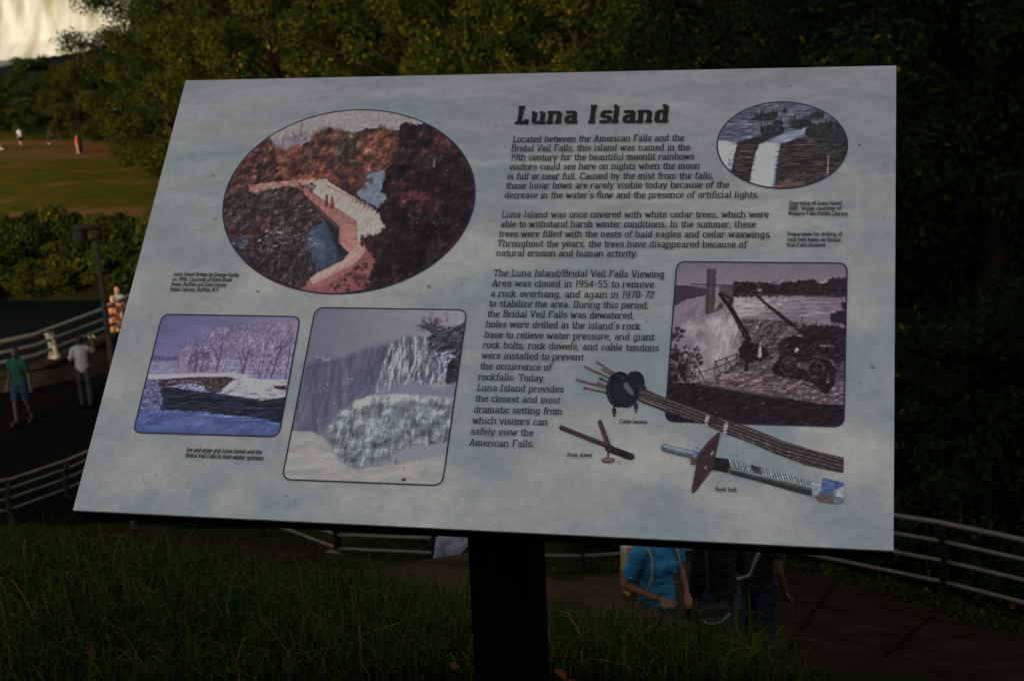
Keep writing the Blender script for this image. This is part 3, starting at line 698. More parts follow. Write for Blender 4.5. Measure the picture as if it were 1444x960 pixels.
class Pic:
    """printed picture painted on a grid over a piece of the panel; coordinates are those of a zoomed view: (px - ox) * k"""
    def __init__(s, pts, k, ox, oy, step=.75):
        q = np.array([to_uv(*p) for p in pts]); s.mn = q.min(0); s.mx = q.max(0)
        st = step * SW / 1080
        nu = int((s.mx[0] - s.mn[0]) / st) + 1; nv = int((s.mx[1] - s.mn[1]) / st) + 1
        s.U, s.V = np.meshgrid(np.linspace(s.mn[0], s.mx[0], nu), np.linspace(s.mn[1], s.mx[1], nv))
        w = H[2, 0] * s.U + H[2, 1] * s.V + H[2, 2]
        s.px = (H[0, 0] * s.U + H[0, 1] * s.V + H[0, 2]) / w; s.py = (H[1, 0] * s.U + H[1, 1] * s.V + H[1, 2]) / w
        s.k = k; s.ox = ox; s.oy = oy
        s.x = (s.px - ox) * k; s.y = (s.py - oy) * k
        s.c = np.zeros(s.x.shape + (3,)); s.a = np.zeros(s.x.shape); s.rs = np.random.default_rng(len(pts) * 31 + int(k * 100))
        s.ngx = fbm(s.x / 9., s.y / 9., 41, 3) - .5; s.ngy = fbm(s.x / 9., s.y / 9., 57, 3) - .5
    def put(s, m, col, sl=None):
        sl = sl or (slice(None), slice(None))
        m = m[..., None]; s.c[sl] = s.c[sl] * (1 - m) + np.asarray(col, float) * m; s.a[sl] = np.maximum(s.a[sl], m[..., 0])
    def fill(s, col): s.c[:] = col; s.a[:] = 1
    def poly(s, pts, col, soft=2., tex=0., a=1., erase=False):
        x = s.x + tex * 2.4 * s.ngx; y = s.y + tex * 2.4 * s.ngy
        P = np.array(pts, float); b0 = P.min(0) - soft - 2 * tex - 4; b1 = P.max(0) + soft + 2 * tex + 4
        bb = (s.x > b0[0]) & (s.x < b1[0]) & (s.y > b0[1]) & (s.y < b1[1])
        if not bb.any(): return s
        r = np.where(bb.any(1))[0]; c = np.where(bb.any(0))[0]; sl = (slice(r[0], r[-1] + 1), slice(c[0], c[-1] + 1))
        m = np.clip(.5 - seg_dist(x[sl], y[sl], P) / soft, 0, 1) * a
        s.put(m, col, sl); return s
    def line(s, pts, w, col, a=1., soft=1.5, tex=0.):
        P = np.array(pts, float); w = np.broadcast_to(np.asarray(w, float), (len(P),))
        b0 = P.min(0) - w.max() - 6; b1 = P.max(0) + w.max() + 6
        bb = (s.x > b0[0]) & (s.x < b1[0]) & (s.y > b0[1]) & (s.y < b1[1])
        if not bb.any(): return s
        r = np.where(bb.any(1))[0]; c = np.where(bb.any(0))[0]; sl = (slice(r[0], r[-1] + 1), slice(c[0], c[-1] + 1))
        x = s.x[sl] + tex * s.ngx[sl]; y = s.y[sl] + tex * s.ngy[sl]; m = np.zeros(x.shape)
        for i in range(len(P) - 1):
            e = P[i + 1] - P[i]; t = np.clip(((x - P[i, 0]) * e[0] + (y - P[i, 1]) * e[1]) / (e @ e + 1e-9), 0, 1)
            d = np.hypot(x - P[i, 0] - t * e[0], y - P[i, 1] - t * e[1]) - (w[i] + (w[i + 1] - w[i]) * t) / 2
            m = np.maximum(m, np.clip(.5 - d / soft, 0, 1))
        s.put(m * a, col, sl); return s
    def blobs(s, n, region, r0, r1, cols, a=.7, asp=1., soft=.5, ang=0.):
        P = np.array(region, float); mn, mx_ = P.min(0), P.max(0)
        q = s.rs.uniform(mn, mx_, (n * 6, 2)); q = q[seg_dist(q[:, 0], q[:, 1], P) < 0][:n]
        ca, sa = math.cos(ang), math.sin(ang)
        gx0, gx1 = s.x[:, 0], s.y[0]
        for p in q:
            r = s.rs.uniform(r0, r1); R = r * max(asp, 1) * 1.3 + 3
            # near-affine grid: find the window by the inverse map of the blob's centre
            uv = to_uv(p[0] / s.k + s.ox, p[1] / s.k + s.oy)
            ci = (uv[0] - s.mn[0]) / (s.mx[0] - s.mn[0]) * (s.x.shape[1] - 1); ri = (uv[1] - s.mn[1]) / (s.mx[1] - s.mn[1]) * (s.x.shape[0] - 1)
            h = int(R / s.k * 1.9) + 3
            r_0, r_1, c_0, c_1 = max(0, int(ri) - h), int(ri) + h + 1, max(0, int(ci) - h), int(ci) + h + 1
            if r_1 <= 0 or c_1 <= 0 or r_0 >= s.x.shape[0] or c_0 >= s.x.shape[1]: continue
            sl = (slice(r_0, r_1), slice(c_0, c_1))
            dx = s.x[sl] - p[0] + r * .9 * s.ngx[sl]; dy = s.y[sl] - p[1] + r * .9 * s.ngy[sl]
            d = np.hypot((dx * ca + dy * sa) , (-dx * sa + dy * ca) / asp)
            m = np.clip((r - d) / (r * soft), 0, 1) * a * s.rs.uniform(.6, 1)
            s.put(m, cols[s.rs.integers(len(cols))], sl)
        return s
    def vary(s, region, amt, sx, sy, seed=1, col=None, lo=.45, hi=.7):
        m = np.ones(s.x.shape) if region is None else np.clip(.5 - seg_dist(s.x, s.y, np.array(region, float)) / 6, 0, 1)
        n = fbm(s.x / sx, s.y / sy, seed, 4)
        if col is None: s.c *= (1 + (n - .5) * 2 * amt * m)[..., None]
        else: s.put(m * np.clip((n - lo) / (hi - lo), 0, 1) * amt, col)
        return s
    def foliage(s, n, region, cols, r0=2.5, r1=6.5, a=.85):
        return s.blobs(n, region, r0, r1, cols, a, 1.4, .6, s.rs.uniform(-.6, .6))
    def grain(s, amt):
        s.c *= 1 + s.rs.normal(0, amt, s.x.shape)[..., None]; return s
    def relief(s, region, amt, sx, sy, dx=3., dy=4., seed=5, oct=5, soft=14):
        """clump-like light and dark of leaves, rock or ice as the picture shows them"""
        m = np.ones(s.x.shape) if region is None else np.clip(.5 - seg_dist(s.x + 20 * s.ngx, s.y + 20 * s.ngy, np.array(region, float)) / soft, 0, 1)
        f = lambda a, b: fbm((s.x + a) / sx, (s.y + b) / sy, seed, oct)
        h = f(0, 0); e = (h - f(dx, dy)) * 2.6 + (h - .5) * 2.0
        s.c *= np.exp(np.clip(e * amt, -1.1, .8) * m)[..., None]
        return s
    def develop(s, warp=2.2, tone=.22, soft=1):
        """irregular edges, fine tonal mottling and a slight softness, as in a screened photograph"""
        n0, n1 = s.x.shape; I, J = np.mgrid[0:n0, 0:n1]
        wi = (fbm(I / 4.5, J / 4.5, 91, 2) - .5) * 2 * warp + (fbm(I / 14., J / 14., 93, 2) - .5) * 2 * warp; wj = (fbm(I / 4.5, J / 4.5, 95, 2) - .5) * 2 * warp + (fbm(I / 14., J / 14., 97, 2) - .5) * 2 * warp
        s.c = s.c[np.clip(I + wi.round().astype(int), 0, n0 - 1), np.clip(J + wj.round().astype(int), 0, n1 - 1)]
        g = s.c.mean(-1, keepdims=True) / 128
        t = (fbm(I / 2.6, J / 2.6, 71, 3) - .5) * 2 * tone + (fbm(I / 22., J / 22., 73, 3) - .5) * 1.4 * tone
        s.c = s.c * (1 + t[..., None] * np.clip(1.5 - g, .25, 1.2))
        for _ in range(soft):
            q = np.pad(s.c, ((1, 1), (1, 1), (0, 0)), 'edge'); s.c = (q[:-2, 1:-1] + q[2:, 1:-1] + q[1:-1, :-2] + q[1:-1, 2:] + 2 * s.c) / 6
        return s
    def build(s, name, parent, h, keep=None, label=None):
        nr_, nc_ = s.x.shape; k = np.arange(nr_ * nc_).reshape(nr_, nc_)
        F = np.stack([k[:-1, :-1], k[1:, :-1], k[1:, 1:], k[:-1, 1:]], -1).reshape(-1, 4)
        V = panel(s.U, s.V, np.full(s.U.shape, h)).reshape(-1, 3); C = alb(np.clip(s.c, 0, 255)).reshape(-1, 3)
        if keep is not None:
            kf = keep.ravel()[F].all(1); F = F[kf]
            used = np.unique(F); mp = np.full(len(V), -1); mp[used] = np.arange(len(used)); V = V[used]; C = C[used]; F = mp[F]
        o = link(name, np_mesh(name, V, F, C), M_print, parent)
        if label: o['label'] = label
        return o

def ring(name, uvs, w, parent, h, mt):
    P = np.asarray(uvs, float); n = len(P); T = np.roll(P, -1, 0) - np.roll(P, 1, 0); T /= np.linalg.norm(T, axis=1)[:, None]
    N = np.stack([-T[:, 1], T[:, 0]], 1) * w / 2
    A = P + N; B = P - N; k = np.arange(n); k2 = (k + 1) % n
    V = np.concatenate([panel(A[:, 0], A[:, 1], np.full(n, h)), panel(B[:, 0], B[:, 1], np.full(n, h))])
    return link(name, np_mesh(name, V, np.stack([k, k2, k2 + n, k + n], 1)), mt, parent)
def fit_ellipse(pts):
    q = np.array([to_uv(*p) for p in pts]); m0 = q.mean(0); sc = q.std(); z = (q - m0) / sc
    A = np.stack([z[:, 0] ** 2, z[:, 0] * z[:, 1], z[:, 1] ** 2, z[:, 0], z[:, 1]], 1)
    a, b, c, d, e = np.linalg.lstsq(A, np.ones(len(z)), rcond=None)[0]
    c0 = np.linalg.solve([[2 * a, b], [b, 2 * c]], [-d, -e])
    k = 1 - (a * c0[0] ** 2 + b * c0[0] * c0[1] + c * c0[1] ** 2 + d * c0[0] + e * c0[1])
    ew, evv = np.linalg.eigh(np.array([[a, b / 2], [b / 2, c]]))
    th = np.linspace(0, 2 * math.pi, 160, endpoint=False); r = np.sqrt(k / ew)
    P = (evv @ np.stack([r[0] * np.cos(th), r[1] * np.sin(th)])).T + c0
    return P * sc + m0
def round_rect(pts, rad):
    q = np.array([to_uv(*p) for p in pts]); out = []
    for i in range(4):
        a, b, c = q[i - 1], q[i], q[(i + 1) % 4]
        d1 = (a - b) / np.linalg.norm(a - b); d2 = (c - b) / np.linalg.norm(c - b)
        for t in np.linspace(0, 1, 9):
            p0, p2 = b + d1 * rad, b + d2 * rad
            out.append((1 - t) ** 2 * p0 + 2 * t * (1 - t) * b + t * t * p2)
        nx = q[(i + 1) % 4]; s0 = b + d2 * rad; s1 = nx - d2 * rad
        for t in np.linspace(0, 1, 14)[1:-1]: out.append(s0 + (s1 - s0) * t)
    return np.array(out)

# --- board: laminate front, black backing, post
mb = MB(); mb.box(panel(SW / 2, SH / 2, -.0025), (SW, SH, .0045), AX)
board = mb.build('board', M_edge, sign)
mb = MB(); mb.box(panel(SW / 2, SH / 2, -.0150), (SW - .002, SH + .0005, .0200), AX)
mb.build('backing', M_black, sign)

# printed background
def background():
    p = Pic([(262, 114), (1264, 93), (1260, 776), (103, 719)], 1, 0, 0, 1.9)
    u = p.U / SW; v = p.V / SH
    X = p.U * 1000; Y = p.V * 1000
    wx = X + 60 * (fbm(X / 150, Y / 90, 3) - .5); wy = Y + 50 * (fbm(X / 120, Y / 70, 4) - .5)
    p.fill((114, 117, 117))
    band = fbm(wx / 330, wy / 62, 21, 5)
    blot = fbm(wx / 85, wy / 62, 22, 5)
    top = np.clip(1 - (v - .16) / .5, 0, 1)
    n1 = band * top + blot * (1 - top)
    lav = np.array([104, 104, 110.]); blue = np.array([96, 109, 114.]); pale = np.array([133, 131, 126.]); pink = np.array([119, 114, 116.])
    p.put(np.clip((n1 - .50) / .2, 0, 1) * .85, pale)
    p.put(np.clip((.52 - n1) / .16, 0, 1) * .75, blue)
    n2 = fbm(wx / 260, wy / 70, 31, 4)
    p.put(np.clip((n2 - .50) / .15, 0, 1) * .6 * (.35 + .65 * top), lav)
    n3 = fbm(wx / 140, wy / 80, 36, 4)
    p.put(np.clip((n3 - .56) / .15, 0, 1) * .6, pink)
    p.put(np.clip((.20 - v) / .2, 0, 1) * .55, np.array([101, 102, 111]))
    # long soft cloud edges on the left
    for yy, a in ((355, .55), (262, .35), (465, .35)):
        e = p.py - yy + 14 * (fbm(X / 45, Y * 0 + yy, 8) - .5) * 2
        p.put(np.clip(1 - np.abs(e - 14) / 24, 0, 1) * (e > -2) * a * np.clip((560 - p.px) / 260, 0, 1), np.array([98, 107, 114]))
    # fine streaks and mottling of the print
    st = fbm(wx / 60, wy / 7, 51, 4); p.c *= (1 + (st - .5) * .12 * (top + .3))[..., None]
    p.c *= (1 + (fbm(X / 9, Y / 9, 61, 3) - .5) * .10)[..., None]
    p.grain(.012)
    # bird lime, fly specks and rust freckles: dirt with its own shape
    r = np.random.default_rng(5)
    for i in range(120):
        q = r.uniform((120, 110), (1262, 770)); rad = r.choice([.8, 1.0, 1.3, 1.8], p=[.4, .35, .2, .05])
        p.line([q, q + r.uniform(-2.2, 2.2, 2)], rad, [(50, 48, 46), (84, 66, 54), (40, 38, 38)][r.integers(3)], .8, 1.6)
    for q, w_, c in (((303, 309), 4, (104, 84, 72)), ((604, 404), 2.6, (45, 42, 42)), ((1230, 518), 2.6, (40, 38, 40)), ((1211, 205), 2, (40, 38, 40)), ((363, 411), 2.2, (40, 38, 40)), ((300, 248), 2, (50, 50, 50))):
        p.line([q, (q[0] + 2, q[1] + .5)], w_, c, .9, 2)
    return p
background().build('printed_face', sign, .0003)

# --- picture 1: bridge over the channel (tinted old view in a large oval)
def pic_bridge():
    k, ox, oy = 3.31, 290, 140
    Z = lambda L_: [(x / k + ox, y / k + oy) for x, y in L_]
    E_ = fit_ellipse(Z([(75, 540), (160, 300), (310, 180), (530, 80), (750, 47), (960, 80), (1120, 190), (1230, 310), (1266, 440), (1200, 620), (1060, 770), (900, 860), (700, 905), (550, 908), (400, 880), (220, 780), (110, 650)]))
    p = Pic([(300, 140), (690, 140), (680, 425), (300, 425)], k, ox, oy, .62)
    p.fill((46, 31, 33))
    p.poly([(250, 150), (300, 0), (1300, 0), (1300, 130), (1050, 112), (990, 122), (925, 112), (905, 150), (830, 135), (740, 138), (690, 170), (610, 155), (575, 135), (500, 182), (440, 228), (385, 245), (335, 255), (310, 190)], (123, 117, 117), 4, 6)
    p.poly([(310, 190), (440, 170), (500, 190), (430, 245), (340, 262)], (110, 108, 122), 20, 6)
    p.blobs(14, [(370, 160), (480, 160), (470, 195), (375, 195)], 8, 18, [(88, 72, 78)], .6)
    p.line([(377, 150), (357, 250)], 9, (118, 82, 88), .8, 4); p.line([(453, 105), (424, 250)], 8, (112, 80, 84), .8, 4)
    mid = [(320, 255), (440, 225), (575, 138), (700, 165), (830, 140), (905, 150), (920, 260), (840, 335), (740, 345), (640, 330), (480, 392), (320, 392)]
    p.poly(mid, (72, 42, 38), 4, 8)
    p.blobs(150, mid, 14, 40, [(96, 52, 43), (50, 34, 32), (70, 50, 40), (84, 46, 40), (40, 30, 30)], .6)
    p.poly([(590, 170), (720, 165), (700, 320), (610, 320)], (76, 64, 48), 24, 10, .7)
    for x in (618, 655, 698): p.line([(x + 6, 165), (x, 300)], [16, 30], (46, 38, 33), .7, 14, 30)
    p.blobs(60, [(720, 160), (880, 150), (900, 280), (760, 330)], 14, 34, [(108, 62, 48), (84, 50, 40), (60, 40, 34)], .6)
    p.blobs(80, [(320, 330), (760, 330), (760, 420), (560, 390), (320, 400)], 8, 26, [(120, 68, 50), (98, 54, 42), (76, 44, 38)], .6)
    p.poly([(755, 350), (835, 333), (845, 470), (800, 505), (730, 470), (700, 440), (745, 400)], (94, 102, 118), 8, 8)
    p.blobs(26, [(760, 340), (830, 340), (830, 480), (760, 470)], 5, 16, [(128, 130, 136), (74, 86, 104)], .7, .5)
    p.blobs(16, [(700, 330), (790, 350), (770, 420), (690, 420)], 8, 18, [(70, 48, 42)], .7)
    lf = [(70, 430), (200, 220), (300, 185), (330, 280), (345, 385), (210, 410), (120, 430)]
    p.poly(lf, (58, 36, 35), 5, 8); p.blobs(110, lf, 10, 28, [(78, 46, 42), (38, 28, 28), (64, 40, 36)], .6)
    p.poly([(200, 405), (300, 390), (440, 378), (560, 372), (560, 410), (430, 412), (300, 430), (210, 450)], (136, 98, 88), 6, 8)
    p.blobs(40, [(200, 400), (420, 385), (420, 430), (210, 450)], 5, 14, [(110, 66, 58), (150, 118, 106)], .6)
    b1 = [(70, 420), (220, 440), (400, 405), (480, 460), (560, 560), (520, 640), (400, 640), (90, 600)]
    p.poly(b1, (50, 38, 38), 6, 8); p.blobs(260, b1, 5, 17, [(68, 50, 50), (38, 28, 29), (80, 56, 52), (46, 40, 42)], .6)
    p.poly([(490, 600), (600, 560), (650, 620), (668, 720), (600, 770), (500, 815), (420, 740)], (48, 57, 72), 10, 8)
    p.poly([(520, 480), (640, 590), (640, 650), (670, 720), (620, 740), (590, 640)], (27, 29, 36), 14, 6, .9)
    p.blobs(24, [(480, 640), (560, 620), (540, 740), (470, 740)], 10, 34, [(70, 84, 100), (58, 68, 84)], .5)
    b2 = [(80, 600), (480, 620), (520, 690), (440, 720), (120, 700)]
    p.blobs(90, b2, 5, 14, [(54, 60, 74), (66, 50, 54), (40, 34, 38)], .6)
    p.blobs(46, [(190, 640), (510, 630), (520, 690), (210, 690)], 4, 11, [(132, 112, 118), (112, 92, 98)], .75, .5)
    b3 = [(110, 690), (480, 690), (520, 800), (420, 880), (220, 800)]
    p.poly(b3, (44, 36, 40), 20, 8, .8); p.blobs(170, b3, 5, 15, [(60, 64, 78), (34, 26, 29), (74, 56, 62), (48, 40, 46)], .55)
    for i in range(40):
        x = 180 + i * 8; p.line([(x, 690 + (i * 37) % 60), (x + (i * 13) % 40 - 20, 800 + (i * 29) % 60)], 3, (30, 24, 26), .6, 2)
    p.poly([(100, 640), (210, 640), (180, 700), (120, 690)], (64, 72, 90), 10, 8, .6)
    p.foliage(130, mid, [(112, 62, 50), (34, 25, 26), (88, 52, 42), (28, 22, 23), (70, 44, 38)])
    p.foliage(70, lf, [(92, 54, 48), (26, 20, 22), (40, 28, 28), (74, 44, 40)])
    p.foliage(130, b1, [(88, 64, 60), (26, 20, 22), (60, 48, 50), (34, 27, 29), (102, 76, 70)])
    p.foliage(110, b3, [(84, 80, 90), (24, 19, 22), (58, 48, 56), (96, 78, 84)], 2, 5)
    p.foliage(50, b2, [(126, 112, 120), (40, 34, 38), (96, 92, 106)], 2.5, 6)
    p.relief(mid, .62, 34, 34, 5, 7, 3); p.relief(lf, .62, 28, 28, 5, 7, 4); p.relief(b1, .6, 22, 20, 4, 5, 5); p.relief(b3, .55, 18, 22, 3, 4, 6); p.relief(b2, .5, 18, 12, 3, 4, 7)
    # bridge
    p.poly([(425, 400), (560, 378), (838, 545), (838, 610), (770, 645), (712, 690), (690, 575)], (148, 132, 122), 3, 4)
    p.vary([(425, 400), (560, 378), (838, 545), (838, 610), (712, 690), (690, 575)], .10, 30, 20, 4)
    p.poly([(415, 400), (455, 408), (706, 575), (712, 655), (672, 722), (622, 668), (628, 600), (540, 528), (470, 452)], (132, 86, 80), 3, 3)
    p.poly([(630, 600), (706, 575), (712, 655), (672, 722), (622, 668)], (140, 92, 86), 3, 3)
    p.blobs(40, [(630, 600), (706, 575), (712, 655), (672, 715), (625, 668)], 5, 14, [(112, 68, 66), (152, 106, 98)], .6)
    p.poly([(470, 452), (628, 598), (620, 612), (520, 520)], (70, 48, 48), 4)
    p.line([(482, 432), (600, 505), (702, 572)], 4, (108, 66, 62), .9)
    for t in np.linspace(0, 1, 9): p.line([(482 + 220 * t, 430 + 140 * t), (478 + 214 * t, 455 + 135 * t)], 4, (104, 62, 60), .9)
    p.line([(565, 405), (700, 470), (835, 548)], 7, (128, 86, 80), .9, 3)
    for t in np.linspace(0, 1, 7): p.line([(690 + 110 * t, 458 + 60 * t), (684 + 110 * t, 478 + 62 * t)], 4, (96, 58, 58), .9)
    p.poly([(545, 375), (570, 372), (572, 402), (548, 405)], (150, 122, 112), 3)
    p.blobs(30, [(400, 395), (520, 395), (510, 440), (430, 440)], 5, 12, [(70, 38, 38)], .8)
    for x, y in ((565, 480), (592, 492)):
        p.line([(x, y - 22), (x, y + 14)], [12, 20], (92, 44, 44), .95, 3); p.line([(x, y - 32), (x, y - 28)], 10, (84, 50, 46), .9, 3)
    # curving wall and bank below
    p.poly([(430, 890), (520, 850), (690, 770), (740, 700), (775, 690), (800, 800), (760, 880), (600, 912), (450, 905)], (112, 64, 64), 6, 6)
    p.poly([(486, 838), (510, 818), (640, 752), (672, 720), (712, 660), (752, 672), (742, 716), (700, 765), (560, 852), (500, 866)], (160, 112, 102), 4, 4)
    p.poly([(486, 838), (500, 866), (700, 765), (704, 782), (560, 872), (480, 884), (468, 860)], (126, 74, 72), 4, 4)
    p.line([(500, 842), (650, 768), (700, 722)], 14, (176, 132, 118), .6, 8)
    p.blobs(70, [(540, 900), (640, 830), (740, 760), (800, 800), (760, 890)], 5, 13, [(56, 30, 33), (84, 46, 46), (44, 26, 30)], .85)
    # big dark tree
    rt = [(905, 130), (925, 108), (1000, 122), (1060, 90), (1320, 200), (1320, 960), (800, 960), (750, 890), (790, 760), (770, 690), (720, 650), (800, 640), (835, 590), (800, 520), (850, 470), (820, 430), (840, 350), (900, 270)]
    p.poly(rt, (37, 26, 30), 4, 12)
    p.blobs(330, rt, 10, 34, [(52, 31, 34), (27, 21, 26), (62, 36, 37), (32, 23, 28), (44, 28, 33)], .55)
    p.blobs(90, [(900, 140), (1150, 140), (1180, 320), (900, 300)], 10, 30, [(78, 42, 42), (58, 36, 36), (40, 32, 32)], .6)
    p.blobs(60, [(850, 380), (1100, 400), (1080, 520), (850, 480)], 8, 24, [(72, 36, 39)], .55)
    p.blobs(150, [(900, 560), (1200, 560), (1000, 820), (800, 860)], 10, 40, [(24, 19, 24), (30, 22, 27)], .6)
    p.blobs(40, [(715, 640), (800, 640), (770, 720), (730, 690)], 6, 14, [(56, 32, 36), (40, 24, 28)], .85)
    p.foliage(150, rt, [(64, 38, 40), (20, 16, 20), (78, 42, 42), (24, 19, 23), (50, 32, 36)])
    p.foliage(40, [(900, 130), (1100, 110), (1200, 260), (900, 300)], [(92, 50, 48), (74, 44, 42), (30, 24, 25)])
    p.c *= np.where((seg_dist(p.x, p.y, np.array(rt, float)) < 0)[..., None], .86, 1); p.relief(rt, .62, 40, 40, 6, 8, 8)
    p.line([(1070, 280), (1066, 315)], 8, (112, 100, 100), .8, 4)
    p.blobs(26, [(800, 220), (1240, 220), (1200, 600), (850, 700)], 2, 4, [(140, 130, 130), (110, 96, 96)], .8, 1.5, .5, .5)
    p.blobs(16, [(180, 230), (560, 230), (560, 420), (180, 420)], 2, 4, [(150, 136, 132)], .7)
    p.relief(None, .12, 12, 12, 3, 3, 20); p.develop(.8, .10); p.grain(.025)
    keep = seg_dist(p.U, p.V, E_) < 0
    o = p.build('printed_picture', sign, .0007, keep, 'oval tinted view of people crossing a pale stone bridge among dark red trees')
    ring('picture_outline', E_, .0016, sign, .0010, M_line)
pic_bridge()

def pic_winter():
    k, ox, oy = 3.84, 180, 430
    C4 = [(229.5, 443.5), (424, 447), (393.5, 616), (188, 610)]
    R_ = round_rect(C4, .011)
    p = Pic(C4, k, ox, oy, .62)
    p.fill((96, 86, 122))
    t = np.clip((p.x - 100) / 800, 0, 1)[..., None]; v = np.clip((p.y - 60) / 240, 0, 1)[..., None]
    p.c = (np.array([68, 72, 108.]) * (1 - t) + np.array([106, 96, 120.]) * t) * (1 - v * .6) + v * .6 * np.array([112, 98, 130.])
    p.vary(None, .08, 200, 30, 2)
    p.poly([(100, 288), (140, 272), (215, 284), (280, 278), (280, 310), (100, 310)], (70, 66, 104), 5, 4)
    p.poly([(80, 305), (960, 290), (960, 400), (80, 400)], (112, 104, 134), 8, 4)
    p.blobs(60, [(100, 305), (280, 300), (280, 370), (100, 370)], 5, 16, [(86, 82, 118), (134, 126, 152), (74, 70, 104)], .6, .5)
    p.line([(211, 260), (209, 300)], 4, (96, 90, 130), .8)
    for i in range(9): p.line([(470, 300 + i * 10), (880, 296 + i * 11)], 2.5, [(136, 126, 150), (88, 80, 108)][i % 2], .6, 3, 4)
    def weep(cx, cy, rx, ry, n, cols, tw=(46, 36, 58)):
        for i in range(n):
            a = p.rs.uniform(-1, 1); x0 = cx + a * rx * .9; y0 = cy - ry * math.sqrt(max(0, 1 - a * a)) * p.rs.uniform(.7, 1.) 
            ln = p.rs.uniform(.3, 1.0) * ry
            p.line([(x0, y0), (x0 + a * rx * .18, y0 + ln * .5), (x0 + a * rx * .26, y0 + ln)], 3.2, cols[p.rs.integers(len(cols))], .7, 2.5, 6)
    frost = [(124, 108, 134), (104, 88, 114), (84, 68, 94), (140, 126, 146)]
    for x0, y0, x1, y1, w in ((478, 368, 520, 160, 8), (490, 300, 448, 210, 5), (618, 378, 664, 220, 9), (640, 300, 585, 180, 6), (705, 395, 720, 240, 6), (715, 395, 745, 230, 5), (778, 392, 860, 105, 8), (820, 260, 925, 140, 6), (850, 416, 885, 190, 6), (368, 360, 375, 240, 8), (400, 360, 410, 260, 5), (745, 390, 790, 250, 5), (800, 240, 870, 190, 5), (625, 390, 600, 250, 5), (690, 380, 660, 260, 4)):
        p.line([(x0, y0), ((x0 + x1) / 2 + 6, (y0 + y1) / 2), (x1, y1)], [w, w * .8, w * .4], (52, 42, 62), .95, 2, 4)
    weep(375, 290, 95, 85, 190, frost); weep(515, 180, 70, 60, 110, frost)
    p.foliage(260, [(285, 330), (300, 230), (375, 200), (450, 240), (470, 350)], [(138, 122, 142), (60, 48, 68), (112, 98, 122), (84, 70, 94)], 2, 5)
    p.foliage(160, [(450, 200), (480, 135), (560, 140), (600, 210), (540, 230)], [(132, 116, 138), (76, 62, 86), (112, 98, 122)], 2, 4.5)
    p.blobs(50, [(330, 260), (450, 260), (440, 360), (320, 360)], 6, 18, [(56, 44, 66), (72, 58, 82)], .45)
    weep(665, 230, 75, 85, 120, frost); weep(745, 260, 55, 80, 90, frost); weep(870, 190, 70, 100, 120, frost)
    p.foliage(520, [(595, 260), (620, 170), (760, 150), (860, 95), (925, 110), (890, 330), (610, 330)], [(132, 118, 140), (78, 64, 88), (58, 46, 66), (114, 100, 124)], 2, 4.5, .75)
    p.blobs(60, [(600, 260), (900, 260), (880, 380), (610, 380)], 4, 12, [(74, 60, 84), (60, 48, 70)], .4)
    p.poly([(90, 378), (560, 366), (660, 378), (640, 402), (540, 394), (150, 406), (95, 400)], (142, 136, 154), 4, 3)
    p.line([(150, 372), (560, 362)], 3, (98, 88, 112), .7)
    p.poly([(140, 406), (350, 392), (560, 390), (575, 402), (505, 462), (470, 480), (430, 462), (360, 424), (250, 434), (190, 456), (165, 440)], (52, 43, 46), 4, 3)
    p.blobs(90, [(150, 405), (560, 392), (500, 460), (440, 455), (360, 420), (250, 430)], 4, 10, [(72, 60, 58), (38, 32, 38), (86, 74, 72)], .6, .6)
    p.line([(200, 420), (330, 410), (400, 420)], 5, (120, 114, 130), .6, 3, 4)
    p.poly([(245, 438), (300, 428), (370, 424), (412, 440), (432, 466), (400, 472), (340, 450), (290, 446)], (104, 108, 142), 5, 3)
    p.poly([(495, 480), (560, 416), (640, 396), (740, 402), (862, 408), (852, 500), (800, 512), (720, 516), (600, 492)], (150, 142, 158), 5, 5)
    p.blobs(40, [(510, 470), (600, 415), (840, 415), (840, 490), (720, 505)], 6, 22, [(128, 118, 144), (164, 156, 166)], .5, .5)
    p.poly([(785, 436), (862, 440), (858, 460), (800, 458)], (44, 36, 42), 4, 6); p.blobs(14, [(600, 410), (700, 410), (700, 440), (600, 440)], 3, 8, [(70, 58, 74)], .7, .5)
    p.poly([(165, 452), (250, 446), (380, 470), (470, 476), (520, 486), (600, 496), (720, 516), (860, 498), (850, 660), (720, 614), (500, 592), (170, 568), (185, 515)], (28, 30, 42), 5, 4)
    for i in range(60):
        x = p.rs.uniform(180, 780); y = 460 + p.rs.uniform(0, 1) * (60 + x * .12); p.line([(x, y), (x + p.rs.uniform(30, 90), y + p.rs.uniform(0, 7))], 2.2, [(58, 62, 86), (22, 22, 34), (70, 72, 94), (42, 46, 70)][i % 4], .6, 3, 5)
    p.poly([(20, 560), (170, 566), (500, 590), (720, 612), (860, 650), (860, 740), (20, 720)], (60, 73, 118), 6, 6)
    p.blobs(60, [(200, 590), (500, 600), (700, 630), (790, 700), (200, 680)], 14, 50, [(80, 86, 128), (52, 66, 110), (92, 92, 128), (66, 78, 122)], .35, .6)
    p.poly([(70, 400), (130, 405), (175, 455), (190, 530), (160, 570), (50, 580)], (72, 74, 108), 10, 8)
    for i in range(120):
        q = p.rs.uniform((60, 405), (190, 560)); a = p.rs.uniform(0, 6.3); l_ = p.rs.uniform(8, 24); p.line([q, q + l_ * np.array([math.cos(a), math.sin(a)])], 2.6, [(134, 134, 158), (112, 112, 144), (44, 44, 66)][i % 3], .8, 2)
    for i in range(40):
        q = p.rs.uniform((80, 590), (230, 650)); p.line([q, q + p.rs.uniform((-18, -10), (18, 10))], 2.5, [(108, 116, 156), (46, 58, 106)][i % 2], .7, 2)
